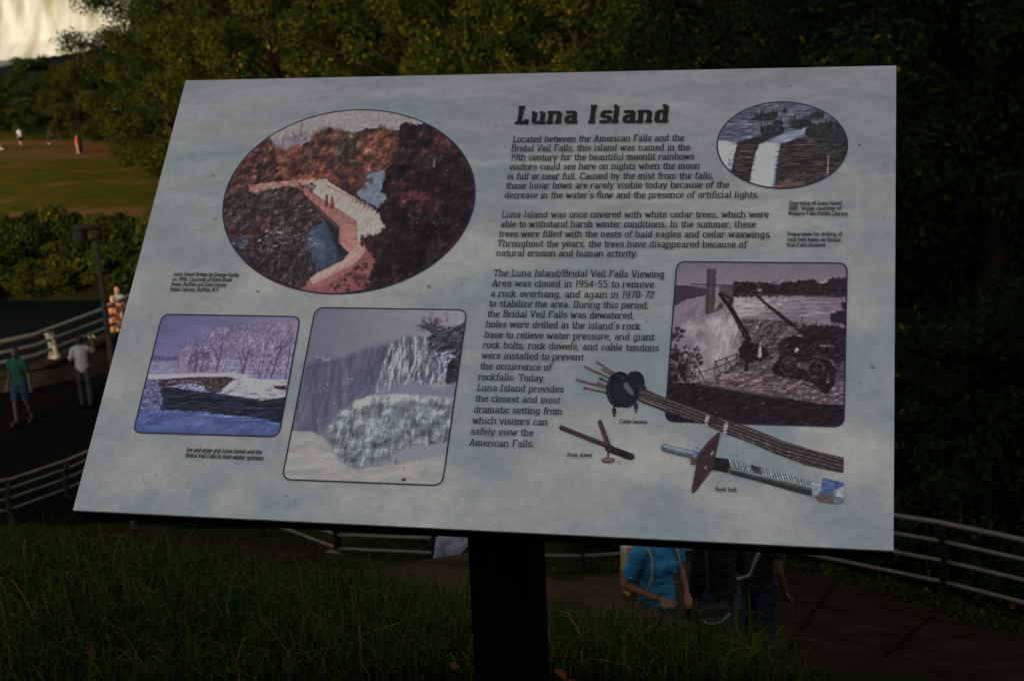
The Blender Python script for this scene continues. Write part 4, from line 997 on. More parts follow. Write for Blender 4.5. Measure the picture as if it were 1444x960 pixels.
    p.relief([(285, 330), (300, 200), (450, 120), (925, 90), (890, 390), (610, 380)], .22, 12, 16, 3, 4, 21); p.relief([(170, 452), (520, 486), (860, 498), (850, 650), (170, 568)], .5, 60, 9, 4, 4, 22); p.relief([(20, 560), (500, 590), (860, 650), (860, 740), (20, 720)], .16, 70, 30, 8, 8, 23); p.relief([(500, 480), (560, 416), (862, 402), (852, 500), (720, 516)], .25, 40, 20, 6, 8, 24); p.relief([(70, 400), (190, 530), (160, 570), (50, 580)], .5, 10, 10, 3, 3, 25); p.relief([(140, 406), (560, 390), (500, 470), (430, 462), (200, 450)], .6, 14, 9, 3, 3, 26); p.develop(.8, .07); p.grain(.015)
    p.build('printed_picture', sign, .0007, seg_dist(p.U, p.V, R_) < 0, 'blue toned winter view of frosted trees and a stone bridge over dark water')
    ring('picture_outline', R_, .0017, sign, .0010, M_line)
pic_winter()

def pic_ice():
    k, ox, oy = 3.43, 390, 420
    C4 = [(445.4, 434), (658.8, 437.5), (624, 684.7), (398, 676)]
    R_ = round_rect(C4, .012)
    p = Pic(C4, k, ox, oy, .62)
    t = np.clip((p.x - 150) / 750, 0, 1)[..., None]
    p.fill((0, 0, 0)); p.c = np.array([88, 87, 103.]) * (1 - t) + np.array([122, 118, 122.]) * t
    p.vary(None, .05, 160, 60, 2)
    fl = [(120, 345), (160, 320), (225, 288), (330, 292), (440, 243), (540, 222), (640, 190), (560, 330), (500, 470), (350, 515), (255, 610), (190, 655), (60, 650)]
    p.poly(fl, (74, 73, 90), 30, 10)
    for i in range(110):
        u = p.rs.uniform(0, 1); x = 140 + 440 * u; y = 340 - 130 * u; l_ = p.rs.uniform(60, 240)
        p.line([(x, y + p.rs.uniform(0, 140)), (x - l_ * .42, y + 60 + l_)], p.rs.uniform(6, 16), [(80, 79, 98), (58, 58, 80), (88, 88, 104)][i % 3], .3, 10, 6)
    p.blobs(12, [(150, 380), (420, 380), (380, 560), (200, 600)], 3, 5, [(150, 150, 156)], .8, 2)
    p.line([(200, 300), (250, 290)], 10, (60, 60, 80), .7, 6, 6); p.blobs(10, [(190, 290), (260, 280), (250, 310)], 5, 12, [(116, 114, 124)], .7)
    rk = [(730, 190), (800, 150), (925, 120), (905, 420), (820, 415), (800, 300), (740, 300)]
    p.poly(rk, (46, 44, 55), 6, 8)
    p.blobs(90, [(760, 200), (900, 150), (890, 300), (800, 290), (720, 290)], 5, 18, [(74, 73, 90), (88, 88, 104), (40, 38, 48)], .6, .6, .5, -.4)
    p.poly([(690, 320), (740, 260), (850, 265), (870, 290), (820, 320), (815, 410), (720, 420), (640, 410)], (96, 98, 114), 8, 8)
    for i in range(70):
        q = p.rs.uniform((650, 270), (830, 380)); p.line([q, q + (p.rs.uniform(-14, 4), p.rs.uniform(20, 60))], 4, [(122, 124, 136), (62, 62, 78), (108, 110, 124)][i % 3], .6, 3, 6)
    p.poly([(832, 320), (905, 260), (890, 405), (815, 412)], (34, 32, 40), 8, 8); 
    ic = [(545, 235), (620, 182), (730, 188), (742, 235), (700, 310), (650, 370), (600, 420), (560, 440), (500, 470), (470, 470), (500, 370)]
    p.poly(ic, (92, 95, 106), 10, 8)
    for i in range(150):
        u = p.rs.uniform(0, 1); x = 545 + 190 * u; y = 240 - 50 * u + p.rs.uniform(0, 160) ; l_ = p.rs.uniform(30, 90)
        p.line([(x, y), (x - l_ * .35, y + l_)], p.rs.uniform(3, 7), [(138, 141, 144), (56, 58, 72), (112, 116, 124), (70, 72, 86), (146, 148, 150)][i % 5], .7, 3, 8)
    p.relief(ic, .5, 14, 70, 4, 4, 15); p.relief([(690, 320), (740, 260), (850, 265), (870, 290), (820, 320), (815, 410), (720, 420), (640, 410)], .5, 14, 34, 5, 5, 16); p.relief(rk, .6, 20, 14, 4, 5, 17); p.relief(fl, .16, 30, 90, 8, 8, 18)
    p.poly([(520, 468), (580, 430), (680, 412), (780, 440), (880, 400), (870, 500), (640, 470)], (97, 99, 118), 8, 6)
    for i in range(60):
        a = p.rs.uniform(math.pi, 2 * math.pi); r_ = p.rs.uniform(30, 80); c0 = np.array([755, 150])
        p.line([c0 + (0, 20), c0 + r_ * .5 * np.array([math.cos(a), math.sin(a)]), c0 + r_ * np.array([math.cos(a) * 1.1, math.sin(a) * .9 + .15])], [6, 4, 2.5], [(52, 46, 54), (70, 60, 68), (40, 36, 44)][i % 3], .85, 2, 8)
    p.blobs(40, [(700, 80), (830, 70), (840, 150), (700, 180)], 4, 10, [(60, 54, 62), (84, 72, 80)], .6)
    md = [(240, 640), (300, 560), (360, 505), (460, 470), (640, 465), (870, 490), (840, 710), (700, 720), (560, 765), (470, 800), (370, 835), (315, 800), (270, 720)]
    p.poly(md, (92, 98, 102), 6, 6)
    p.poly([(360, 505), (460, 470), (640, 465), (870, 490), (866, 520), (640, 500), (480, 510), (380, 540)], (124, 127, 129), 10, 6)
    mdp = np.array(md, float)
    def fan(q): return np.array([(q[0] - 620) * .0006 * 40 - 6, 40.])
    cl = p.rs.uniform((250, 490), (860, 780), (70, 2)); cl = cl[seg_dist(cl[:, 0], cl[:, 1], mdp) < -14]; cl = cl[np.argsort(cl[:, 1])]
    for q in cl:                                                   # hanging curtains: dark gaps, then pale ribs
        w = p.rs.uniform(16, 40); f = fan(q) / 40
        for j in range(int(w / 2)):
            x0 = q[0] + p.rs.normal(0, w * .5); y0 = q[1] + p.rs.uniform(-10, 25) + abs(x0 - q[0]) * .5; l_ = p.rs.uniform(18, 62)
            p.line([(x0, y0), (x0 + f[0] * l_ * .5, y0 + l_ * .5), (x0 + f[0] * l_, y0 + l_)], [p.rs.uniform(3, 7), p.rs.uniform(3, 6), 1.5], [(50, 59, 70), (66, 76, 87), (108, 117, 122), (128, 135, 138), (92, 101, 108)][p.rs.integers(5)], .6, 4, 8)
        k_ = w * .8
        p.poly([(q[0] + k_ * math.cos(t) * (1 + .15 * math.sin(3 * t + q[0])), q[1] + k_ * .55 * math.sin(t)) for t in np.linspace(0, 6.28, 20)], (110, 118, 122), w * .6, 18, .42)
        p.line([(q[0] - k_ * .5, q[1] - k_ * .2), (q[0] + k_ * .3, q[1] - k_ * .3)], k_ * .35, (138, 143, 143), .32, k_ * .6, 18)
        p.line([(q[0] - k_ * .7, q[1] + k_ * .5), (q[0] + k_ * .7, q[1] + k_ * .5)], k_ * .22, (64, 73, 84), .5, k_ * .3, 16)
    p.relief(md, .26, 20, 50, 5, 6, 11); p.relief(md, .30, 60, 46, 8, 12, 14)
    p.poly([(740, 690), (765, 700), (760, 720), (735, 718)], (46, 42, 46), 5, 4)
    p.poly([(560, 765), (620, 725), (720, 712), (840, 695), (830, 800), (600, 800)], (108, 110, 122), 10, 6)
    sn = [(20, 655), (75, 645), (160, 645), (225, 670), (265, 720), (300, 780), (345, 815), (400, 830), (560, 805), (700, 785), (840, 755), (820, 930), (20, 900)]
    p.poly(sn, (128, 125, 122), 6, 4)
    p.vary(sn, .05, 120, 60, 9)
    p.line([(225, 670), (265, 720), (300, 780), (345, 815), (400, 830)], 14, (108, 110, 118), .5, 12)
    p.line([(612, 880), (622, 878)], 15, (66, 34, 26), .95, 5, 4); p.line([(615, 820), (618, 840)], 4, (84, 60, 50), .8, 3); p.line([(260, 835), (295, 860)], 2.5, (92, 88, 84), .7)
    p.blobs(16, sn, 2, 4, [(110, 84, 72)], .7)
    p.relief(sn, .07, 90, 40, 10, 14, 19); p.develop(1.0, .05); p.grain(.012)
    p.build('printed_picture', sign, .0007, seg_dist(p.U, p.V, R_) < 0, 'tall picture of a frozen waterfall with icicle mounds and smooth snow')
    ring('picture_outline', R_, .0017, sign, .0010, M_line)
pic_ice()

def pic_engraving():
    k, ox, oy = 4.175, 1000, 130
    E_ = fit_ellipse([(x / k + ox, y / k + oy) for x, y in [(47, 310), (70, 210), (160, 140), (300, 85), (440, 60), (600, 85), (720, 150), (800, 240), (818, 310), (790, 400), (680, 500), (560, 555), (420, 575), (280, 550), (150, 480), (70, 390)]])
    p = Pic([(1008, 140), (1200, 140), (1200, 272), (1008, 272)], k, ox, oy, .55)
    p.fill((68, 72, 86))
    for i in range(260):
        q = p.rs.uniform((50, 70), (800, 320)); p.line([q, q + (p.rs.uniform(30, 110), p.rs.uniform(-14, 4))], p.rs.uniform(2, 6), [(46, 50, 62), (104, 108, 120), (80, 85, 100), (124, 126, 132), (40, 44, 56)][i % 5], .6, 3, 6)
    p.poly([(330, 305), (440, 250), (570, 215), (560, 250), (440, 305)], (106, 114, 134), 6, 4); 
    for i in range(20): q = p.rs.uniform((350, 240), (550, 300)); p.line([q, q + (40, -12)], 3, [(130, 136, 148), (84, 92, 114)][i % 2], .6, 2)
    def isle(P, n):
        p.poly(P, (36, 38, 40), 4, 5)
        xs = [q[0] for q in P]; ys = [q[1] for q in P]
        for i in range(n):
            x = p.rs.uniform(min(xs) + 5, max(xs) - 5); f = (x - min(xs)) / (max(xs) - min(xs) + 1e-6)
            y = min(ys) + p.rs.uniform(0, .6) * (max(ys) - min(ys)); p.line([(x, y - p.rs.uniform(8, 24)), (x, y + 12)], [3, 9], [(30, 33, 34), (44, 47, 46), (26, 28, 30)][i % 3], .95, 2)
    isle([(240, 165), (280, 138), (400, 122), (412, 140), (380, 166), (300, 174)], 40); isle([(428, 122), (445, 104), (462, 122)], 6)
    isle([(365, 190), (400, 165), (436, 178), (432, 190)], 12); isle([(300, 215), (360, 195), (392, 215), (440, 212), (438, 244), (310, 258)], 34)
    isle([(470, 215), (500, 170), (596, 150), (600, 190), (540, 216)], 34); isle([(590, 160), (600, 125), (682, 126), (640, 162)], 18)
    isle([(565, 250), (580, 195), (720, 175), (790, 200), (830, 290), (800, 330), (620, 300)], 90)
    for i in range(40): q = p.rs.uniform((570, 190), (790, 290)); p.line([q, q + (4, 2)], 3, (96, 98, 98), .7, 2)
    p.poly([(160, 300), (330, 250), (445, 240), (330, 290), (295, 310), (165, 312)], (34, 33, 34), 4, 4)
    def cliff(P, seed):
        p.poly(P, (44, 37, 36), 4, 4)
        mn = np.min(P, 0); mx_ = np.max(P, 0)
        y = mn[1]
        while y < mx_[1]:
            for j in range(9):
                x = p.rs.uniform(mn[0], mx_[0])
                a, b = np.array([x, y]), np.array([x + p.rs.uniform(15, 70), y + p.rs.uniform(-2, 2)])
                if seg_dist(np.array([a[0], b[0]]), np.array([a[1], b[1]]), P).max() < 0: p.line([a, b], p.rs.uniform(2.5, 6), [(74, 61, 55), (28, 25, 25), (36, 31, 31), (62, 51, 48), (24, 21, 22)][j % 5], .75, 2, 4)
            y += 6
    cliff([(163, 305), (300, 290), (282, 350), (250, 440), (238, 560), (125, 480), (150, 370)], 1)
    cliff([(412, 312), (560, 262), (660, 300), (830, 310), (830, 500), (600, 580), (385, 580), (402, 400)], 2)
    p.poly([(640, 300), (820, 300), (830, 380), (720, 370), (660, 350)], (36, 37, 37), 10, 8, .8)
    p.blobs(40, [(650, 290), (800, 290), (800, 370), (680, 360)], 4, 12, [(28, 30, 30), (54, 54, 50)], .7)
    p.poly([(395, 540), (480, 520), (560, 530), (560, 580), (390, 590)], (84, 62, 55), 14, 8, .8)
    p.blobs(60, [(550, 520), (620, 470), (700, 460), (690, 510), (570, 560)], 4, 12, [(34, 35, 34), (50, 48, 44), (72, 60, 54)], .8)
    def fallw(P, n):
        p.poly(P, (150, 147, 149), 5, 2)
        mn = np.min(P, 0); mx_ = np.max(P, 0)
        for i in range(n):
            x = p.rs.uniform(mn[0] + 10, mx_[0] - 10); y = p.rs.uniform(mn[1] + 20, mx_[1] - 60)
            a = np.array([x, y]); b = np.array([x - 6, y + p.rs.uniform(40, 90)])
            if seg_dist(np.array([a[0], b[0]]), np.array([a[1], b[1]]), P).max() < 0: p.line([a, b], 5, [(136, 136, 142), (158, 156, 156), (122, 124, 136)][i % 3], .35, 8)
    fallw([(40, 285), (100, 288), (165, 306), (150, 360), (128, 475), (90, 430), (40, 340)], 40)
    fallw([(300, 308), (340, 298), (420, 308), (410, 350), (398, 400), (385, 500), (380, 570), (238, 560), (255, 450), (275, 360)], 90)
    p.line([(408, 340), (392, 440), (380, 560)], 14, (84, 94, 124), .6, 10); p.line([(118, 400), (126, 470)], 10, (88, 96, 122), .6, 8)
    p.line([(702, 380), (699, 490)], 9, (112, 108, 108), .95, 3)
    p.blobs(10, [(330, 560), (400, 540), (400, 575), (340, 578)], 5, 12, [(60, 52, 60)], .7)
    p.relief([(125, 300), (300, 290), (250, 560), (100, 500)], .5, 40, 7, 3, 3, 31); p.relief([(385, 310), (560, 250), (830, 300), (830, 500), (600, 580), (385, 580)], .5, 50, 8, 3, 3, 32); p.relief([(50, 70), (800, 70), (560, 250), (160, 300), (50, 290)], .35, 40, 8, 3, 3, 33); p.develop(.5, .08); p.grain(.02)
    p.build('printed_picture', sign, .0007, seg_dist(p.U, p.V, E_) < 0, 'small oval engraving of wooded islands above brown cliffs and two white falls')
    ring('picture_outline', E_, .0016, sign, .0010, M_line)
pic_engraving()

def pic_crane():
    k, ox, oy = 3.84, 930, 360
    C4 = [(954.7, 369.6), (1194.6, 371.7), (1190, 602), (937.8, 594.4)]
    R_ = round_rect(C4, .011)
    p = Pic(C4, k, ox, oy, .62)
    v = np.clip((p.y - 40) / 180, 0, 1)[..., None]
    p.fill((0, 0, 0)); p.c = np.array([92, 85, 91.]) * (1 - v) + np.array([108, 100, 106.]) * v; p.vary(None, .05, 200, 40, 3)
    p.poly([(60, 270), (260, 225), (400, 232), (1030, 228), (1030, 370), (440, 350), (400, 700), (40, 700)], (106, 91, 99), 6, 4)
    for i in range(70): q = p.rs.uniform((560, 240), (1000, 345)); p.line([q, q + (p.rs.uniform(20, 100), 3)], 3, [(86, 72, 80), (134, 118, 124), (96, 82, 90)][i % 3], .6, 3, 6)
    p.poly([(410, 240), (440, 230), (600, 234), (560, 300), (520, 330), (430, 345), (395, 300)], (134, 122, 127), 8, 6)
    p.blobs(30, [(560, 235), (780, 235), (680, 280), (560, 300)], 8, 22, [(138, 126, 131)], .6, .5)
    p.blobs(60, [(120, 400), (300, 290), (440, 350), (420, 520), (240, 650), (140, 560)], 25, 60, [(146, 133, 137), (138, 125, 130), (126, 112, 119)], .45)
    for i in range(70):
        q = p.rs.uniform((280, 350), (430, 520)); p.line([q, q + (-18, 60)], 6, [(150, 138, 142), (122, 108, 116)][i % 2], .35, 6, 6)
    p.poly([(75, 160), (180, 168), (262, 182), (262, 215), (150, 240), (75, 280)], (50, 40, 47), 5, 6)
    p.poly([(295, 310), (320, 270), (350, 255), (345, 290)], (60, 48, 54), 5, 4); p.poly([(320, 170), (400, 160), (412, 200), (390, 270), (340, 250)], (62, 51, 57), 5, 5, .9)
    p.poly([(398, 150), (430, 142), (470, 145), (540, 148), (600, 150), (640, 160), (690, 145), (740, 140), (840, 132), (870, 155), (905, 150), (930, 125), (970, 118), (1030, 128), (1030, 230), (640, 222), (400, 228)], (31, 24, 29), 4, 10)
    p.blobs(90, [(410, 155), (1010, 140), (1010, 215), (410, 220)], 6, 18, [(44, 35, 40), (24, 19, 23), (56, 46, 51)], .5)
    p.line([(420, 212), (1010, 222)], 8, (62, 52, 57), .7, 5, 6); p.poly([(530, 182), (555, 182), (555, 196), (530, 196)], (110, 100, 106), 3); 
    p.poly([(258, 76), (308, 74), (298, 312), (246, 322)], (56, 45, 51), 3, 2); p.line([(284, 80), (272, 310)], 10, (78, 64, 70), .7, 6); 
    for i in range(9): p.line([(256 - i, 100 + i * 24), (305 - i, 99 + i * 24)], 2, (42, 33, 39), .5)
    p.line([(170, 158), (412, 166)], 7, (40, 32, 38), .95); p.line([(180, 170), (400, 176)], 2.5, (50, 40, 46), .8)
    gr = [(440, 345), (620, 350), (800, 365), (1030, 380), (1030, 820), (860, 800), (500, 740), (200, 690), (300, 655), (400, 600), (450, 540)]
    p.poly(gr, (66, 54, 59), 6, 6)
    p.blobs(300, gr, 5, 20, [(94, 75, 81), (50, 38, 44), (84, 66, 73), (108, 90, 95), (40, 30, 36)], .5, .5)
    p.poly([(230, 690), (300, 655), (470, 610), (640, 650), (1030, 700), (1030, 800), (860, 800), (500, 740)], (84, 68, 74), 10, 8, .7)
    for i in range(70): q = p.rs.uniform((260, 640), (960, 760)); p.line([q, q + p.rs.uniform((-50, -14), (50, 14))], p.rs.uniform(2, 5), [(50, 38, 44), (112, 92, 98), (66, 50, 57)][i % 3], .6, 2.5, 5)
    p.foliage(420, [(450, 370), (980, 390), (980, 480), (640, 480), (450, 540)], [(104, 90, 94), (34, 27, 31), (82, 68, 73), (48, 38, 43)], 2.5, 7)
    p.foliage(240, [(240, 690), (460, 610), (980, 700), (980, 780), (860, 790), (500, 735)], [(106, 92, 96), (52, 42, 47), (70, 57, 62)], 2, 6, .7)
    # drilling rig and crane
    p.poly([(430, 500), (470, 460), (560, 490), (600, 540), (560, 570), (470, 580), (430, 550)], (26, 20, 24), 5, 6)
    p.poly([(640, 480), (700, 440), (830, 440), (870, 480), (1030, 480), (1030, 560), (940, 590), (960, 620), (950, 700), (900, 755), (820, 690), (640, 650), (600, 620), (650, 560)], (27, 20, 25), 5, 6)
    p.poly([(780, 385), (920, 375), (1030, 400), (1030, 500), (830, 480), (790, 430)], (30, 23, 28), 6, 8); p.line([(780, 372), (1000, 382)], 8, (104, 90, 96), .8, 3, 4); p.line([(870, 490), (940, 494)], 8, (112, 98, 103), .8, 4)
    p.line([(462, 163), (590, 275), (690, 355), (815, 445)], [12, 16, 22, 30], (27, 20, 25), 1, 3); p.line([(470, 175), (690, 362)], 3, (72, 58, 64), .7); p.line([(690, 340), (760, 400)], 4, (84, 68, 74), .7)
    p.line([(325, 212), (385, 285), (480, 455)], [14, 26, 30], (24, 18, 22), 1, 3); p.line([(345, 250), (470, 440)], 4, (84, 70, 76), .7, 2); p.line([(395, 290), (490, 420)], 3, (66, 53, 59), .8)
    p.line([(330, 205), (395, 240), (380, 280)], 14, (30, 23, 28), .9, 4); p.line([(428, 390), (438, 480)], 3, (36, 28, 33), .9); p.line([(500, 440), (545, 358)], 7, (118, 104, 110), .7, 4)
    p.line([(355, 300), (366, 375)], 2, (60, 48, 54), .6)
    for cx, cy, r_ in ((700, 597, 44), (846, 616, 44)):
        q = [(cx + r_ * math.cos(t), cy + r_ * math.sin(t)) for t in np.linspace(0, 6.283, 24)]
        p.line(q, 12, (46, 37, 42), .95, 3); p.poly([(cx + 22 * math.cos(t), cy + 22 * math.sin(t)) for t in np.linspace(0, 6.28, 16)], (40, 31, 36), 5); p.line([(cx - 12, cy - 12), (cx + 12, cy + 12)], 3, (64, 52, 58), .7)
    p.poly([(750, 570), (800, 575), (795, 620), (748, 612)], (60, 49, 55), 4, 3); p.line([(840, 548), (930, 570), (955, 610)], 9, (72, 60, 66), .9, 4); p.line([(915, 640), (910, 690)], 14, (74, 62, 68), .8, 5)
    p.line([(560, 560), (620, 540), (700, 480)], 4, (94, 80, 86), .8, 2); p.line([(640, 650), (900, 740)], 5, (20, 15, 19), .8, 3)
    p.line([(545, 505), (543, 550)], [16, 20], (116, 104, 108), .95, 4); p.line([(545, 493), (545, 497)], 12, (140, 130, 132), .95, 3); p.line([(475, 555), (470, 620)], [12, 20], (28, 21, 26), 1, 3); p.line([(742, 514), (742, 518)], 22, (122, 110, 114), .9, 5)
    p.line([(773, 335), (772, 360)], 9, (64, 52, 58), .9, 3); p.line([(850, 360), (850, 374)], 8, (60, 50, 55), .9, 3)
    for a, b in (((212, 612), (252, 692)), ((218, 620), (210, 690)), ((300, 572), (332, 645)), ((302, 575), (298, 650)), ((362, 556), (402, 628)), ((362, 560), (358, 620)), ((418, 532), (450, 598)), ((418, 535), (414, 600)), ((215, 636), (330, 600)), ((330, 600), (425, 560)), ((300, 578), (420, 535))):
        p.line([a, b], 5, (34, 26, 31), .95, 2)
    p.poly([(20, 690), (200, 692), (420, 730), (640, 765), (870, 805), (1030, 815), (1030, 950), (20, 950)], (27, 20, 25), 5, 4)
    p.line([(200, 700), (480, 745), (860, 800)], 7, (58, 45, 51), .85, 4, 4); p.line([(420, 735), (700, 790)], 3, (78, 63, 69), .7, 2); p.blobs(50, [(60, 720), (600, 790), (980, 840), (980, 900), (60, 880)], 8, 26, [(36, 27, 32), (22, 16, 21)], .5)
    for q in ((220, 772), (305, 852), (470, 825), (800, 915), (815, 922), (560, 800), (640, 905)): p.line([q, (q[0] + 5, q[1] + 3)], 6, (104, 92, 97), .7, 4)
    bl = [(40, 420), (90, 390), (150, 410), (140, 480), (215, 490), (240, 560), (210, 640), (180, 690), (30, 690)]
    p.blobs(200, bl, 4, 14, [(25, 19, 23), (34, 26, 31), (20, 15, 19)], .85); p.blobs(60, [(30, 500), (150, 520), (150, 690), (30, 690)], 10, 24, [(24, 18, 22)], .8)
    for i in range(24): q = p.rs.uniform((150, 480), (250, 600)); p.line([(150, 620), q], 2, (60, 48, 53), .5, 2, 6)
    p.foliage(120, [(650, 470), (1000, 480), (940, 680), (660, 640)], [(48, 39, 44), (20, 15, 18), (60, 50, 55)], 3, 8, .7)
    p.poly([(920, 330), (960, 300), (1030, 300), (1030, 380), (930, 366)], (32, 25, 29), 6, 8); p.poly([(980, 255), (1030, 250), (1030, 300), (990, 296)], (34, 27, 31), 6, 8)
    p.relief(gr, .55, 26, 15, 5, 5, 41); p.relief([(120, 260), (400, 240), (430, 500), (240, 650)], .22, 60, 80, 10, 14, 42); p.relief([(640, 470), (1030, 380), (1030, 560), (900, 755), (640, 650)], .22, 22, 18, 4, 5, 43); p.relief([(400, 150), (1030, 120), (1030, 230), (400, 228)], .3, 16, 12, 4, 5, 44); p.relief([(20, 690), (1030, 815), (1030, 950), (20, 950)], .4, 30, 20, 5, 5, 45); p.relief([(400, 235), (1030, 230), (1030, 350), (440, 345)], .25, 60, 12, 4, 5, 46); p.develop(.6, .07); p.grain(.018)
    p.build('printed_picture', sign, .0007, seg_dist(p.U, p.V, R_) < 0, 'mauve old photograph of a crane and wheeled machine on a bare rocky river bed')
    ring('picture_outline', R_, .0017, sign, .0010, M_line)
pic_crane()

def pic_hardware():
    k, ox, oy = 3.282, 770, 490
    # cable tendon
    p = Pic([(805, 500), (1189.5, 500), (1189.5, 672), (805, 672)], k, ox, oy, .55)
    for a, b in (((235, 68), (335, 132)), ((180, 90), (305, 148)), ((142, 150), (295, 192)), ((178, 188), (285, 210)), ((250, 145), (310, 170)), ((260, 102), (325, 136)), ((240, 165), (300, 186))):
        p.line([a, b], 13, (64, 50, 48)); p.line([(a[0], a[1] - 2), (b[0], b[1] - 2)], 4, (96, 80, 76), .7)
    p.line([(252, 146), (262, 150)], 11, (34, 34, 38)); 
    bun = [(415, 200), (440, 190), (470, 197), (560, 235), (700, 285), (800, 322), (950, 372), (1100, 432), (1240, 475), (1385, 510), (1385, 584), (1300, 568), (1200, 545), (1060, 492), (940, 440), (820, 398), (720, 352), (560, 302), (440, 255), (410, 238)]
    p.poly(bun, (50, 42, 43), 3)
    top = np.array([(420, 200), (560, 240), (800, 326), (1100, 437), (1385, 514)], float); bot = np.array([(420, 244), (560, 298), (800, 388), (1100, 505), (1385, 580)], float)
    for i, t in enumerate((.08, .2, .32, .45, .58, .7, .82, .94)):
        q = top * (1 - t) + bot * t
        p.line(q, 4, [(84, 74, 73), (28, 23, 25), (72, 62, 62), (24, 20, 22)][i % 4], .85, 3, 4)
    for i in range(70):
        t = p.rs.uniform(.5, .98); u = p.rs.uniform(.3, 1); j = np.interp(u * 4, range(5), range(5)); q0 = np.array([np.interp(j, range(5), top[:, c] * (1 - t) + bot[:, c] * t) for c in (0, 1)])
        p.line([q0, q0 + (9, 3)], 3, [(118, 106, 100), (24, 19, 21)][i % 2], .6, 2)
    for q in ((745, 342), (832, 372)): p.line([(q[0] + 3, q[1] - 18), (q[0] - 4, q[1] + 20)], 19, (104, 106, 103)); p.line([(q[0] + 2, q[1] - 16), (q[0] - 4, q[1] + 6)], 7, (134, 136, 132), .8)
    p.poly([(765, 318), (800, 322), (795, 342), (760, 336)], (36, 30, 31), 3)
    def disc(cx, cy, rx, ry, c, an=0.): p.poly([(cx + rx * math.cos(t) * math.cos(an) - ry * math.sin(t) * math.sin(an), cy + rx * math.cos(t) * math.sin(an) + ry * math.sin(t) * math.cos(an)) for t in np.linspace(0, 6.283, 40)], c, 3)
    for x0, y0, y1 in ((316, 265, 322), (417, 245, 302)):
        p.line([(x0 - 1, y0), (x0, y1)], 9, (32, 29, 30)); p.line([(x0, y0 + 24), (x0, y0 + 36)], 22, (36, 32, 33)); p.line([(x0, y1 - 14), (x0, y1 - 8)], 15, (52, 44, 43))
    disc(412, 160, 46, 52, (19, 23, 25)); disc(445, 185, 24, 16, (30, 34, 37), .5)
    disc(340, 195, 62, 84, (17, 21, 23), .1); disc(372, 205, 60, 76, (20, 26, 28), .1)
    p.line([(300, 130), (285, 200), (310, 260)], 8, (36, 44, 46), .7, 6); p.line([(350, 190), (310, 250)], 5, (18, 24, 26), .8, 4); p.line([(372, 178), (398, 212)], [26, 18], (84, 96, 98), .8, 12); p.line([(330, 130), (360, 140)], 8, (40, 48, 50), .6, 8)
    p.line([(440, 205), (470, 215)], 10, (60, 52, 52), .7, 6); p.line([(378, 112), (420, 118)], 5, (52, 62, 64), .6, 4)
    p.line([(435, 238), (560, 284)], 4, (118, 112, 108), .7, 3)
    p.relief(None, .22, 16, 8, 3, 3, 51); p.grain(.03); p.build('printed_picture', sign, .0010, p.a > .5, 'cut out picture of a cable tendon with a dark head and bundled strands')
    # rock dowel
    p = Pic([(782, 585), (902, 585), (902, 660), (782, 660)], k, ox, oy, .55)
    p.line([(72, 372), (300, 462)], 25, (48, 33, 34)); p.line([(74, 365), (296, 452)], 7, (72, 52, 52), .7, 5)
    p.line([(288, 515), (288, 470)], 12, (58, 46, 44)); 
    p.poly([(288 + 34 * math.cos(t), 522 + 15 * math.sin(t)) for t in np.linspace(0, 6.28, 30)], (74, 57, 51), 3); p.line([(268, 520), (305, 519)], 7, (112, 92, 82), .8, 5)
    p.line([(290, 468), (394, 506)], 35, (29, 23, 25)); p.line([(386, 494), (396, 508)], 16, (44, 34, 36), .8, 6); p.line([(250, 346), (293, 466)], [23, 26], (52, 36, 38)); p.line([(246, 350), (285, 462)], 6, (80, 58, 58), .7, 5); p.line([(285, 462), (310, 466)], 18, (32, 25, 27), .9, 6)
    p.grain(.04); p.build('printed_picture', sign, .0010, p.a > .5, 'cut out picture of a forked brown rock dowel')
    # rock bolt
    p = Pic([(930, 605), (1189.5, 605), (1189.5, 713), (930, 713)], k, ox, oy, .55)
    p.line([(550, 466), (690, 500)], 38, (70, 78, 90)); p.line([(552, 458), (690, 492)], 10, (122, 132, 142), .8, 6); p.line([(548, 478), (680, 512)], 8, (42, 48, 58), .7, 6)
    for i in range(12): p.line([(556 + i * 11, 455 + i * 2.6), (550 + i * 11, 480 + i * 2.7)], 2, (60, 70, 84), .5)
    p.poly([(668, 510), (706, 500), (715, 540), (668, 546)], (66, 50, 47), 3); p.poly([(676, 470), (700, 462), (735, 478), (730, 515), (680, 508)], (72, 86, 112), 3); p.line([(690, 474), (722, 484)], 8, (122, 134, 150), .8, 5)
    p.poly([(765, 505), (850, 516), (960, 545), (1250, 622), (1255, 694), (1130, 662), (1000, 624), (880, 590), (765, 566)], (56, 62, 62), 3)
    p.poly([(765, 505), (846, 516), (850, 545), (840, 582), (765, 566)], (27, 23, 25), 4)
    lo_ = [(850, 565), (960, 596), (1100, 632), (1250, 668), (1252, 694), (1130, 664), (1000, 626), (860, 588)]
    p.poly(lo_, (36, 40, 40), 5); p.line([(855, 562), (980, 590), (1120, 622), (1250, 650)], 7, (112, 122, 122), .7, 6)
    for i in range(30):
        x = 850 + i * 13.3; y0 = 518 + (x - 850) * .262
        if 955 < x < 985: continue
        p.line([(x, y0), (x + 11, y0 + 34)], 7, [(140, 150, 150), (112, 124, 124)][i % 2], .85, 4); p.line([(x + 6, y0), (x + 17, y0 + 34)], 3, (44, 50, 50), .8, 3)
        p.line([(x + 8, y0 + 62 - i * .3), (x + 12, y0 + 72 - i * .3)], 6, (28, 29, 30), .9, 3)
    p.poly([(948, 538), (985, 560), (1000, 556), (985, 578), (950, 568)], (40, 42, 42), 4)
    p.poly([(1230, 622), (1278, 630), (1270, 690), (1232, 690)], (104, 114, 120), 4); p.line([(1236, 630), (1270, 640)], 8, (150, 158, 160), .7, 6)
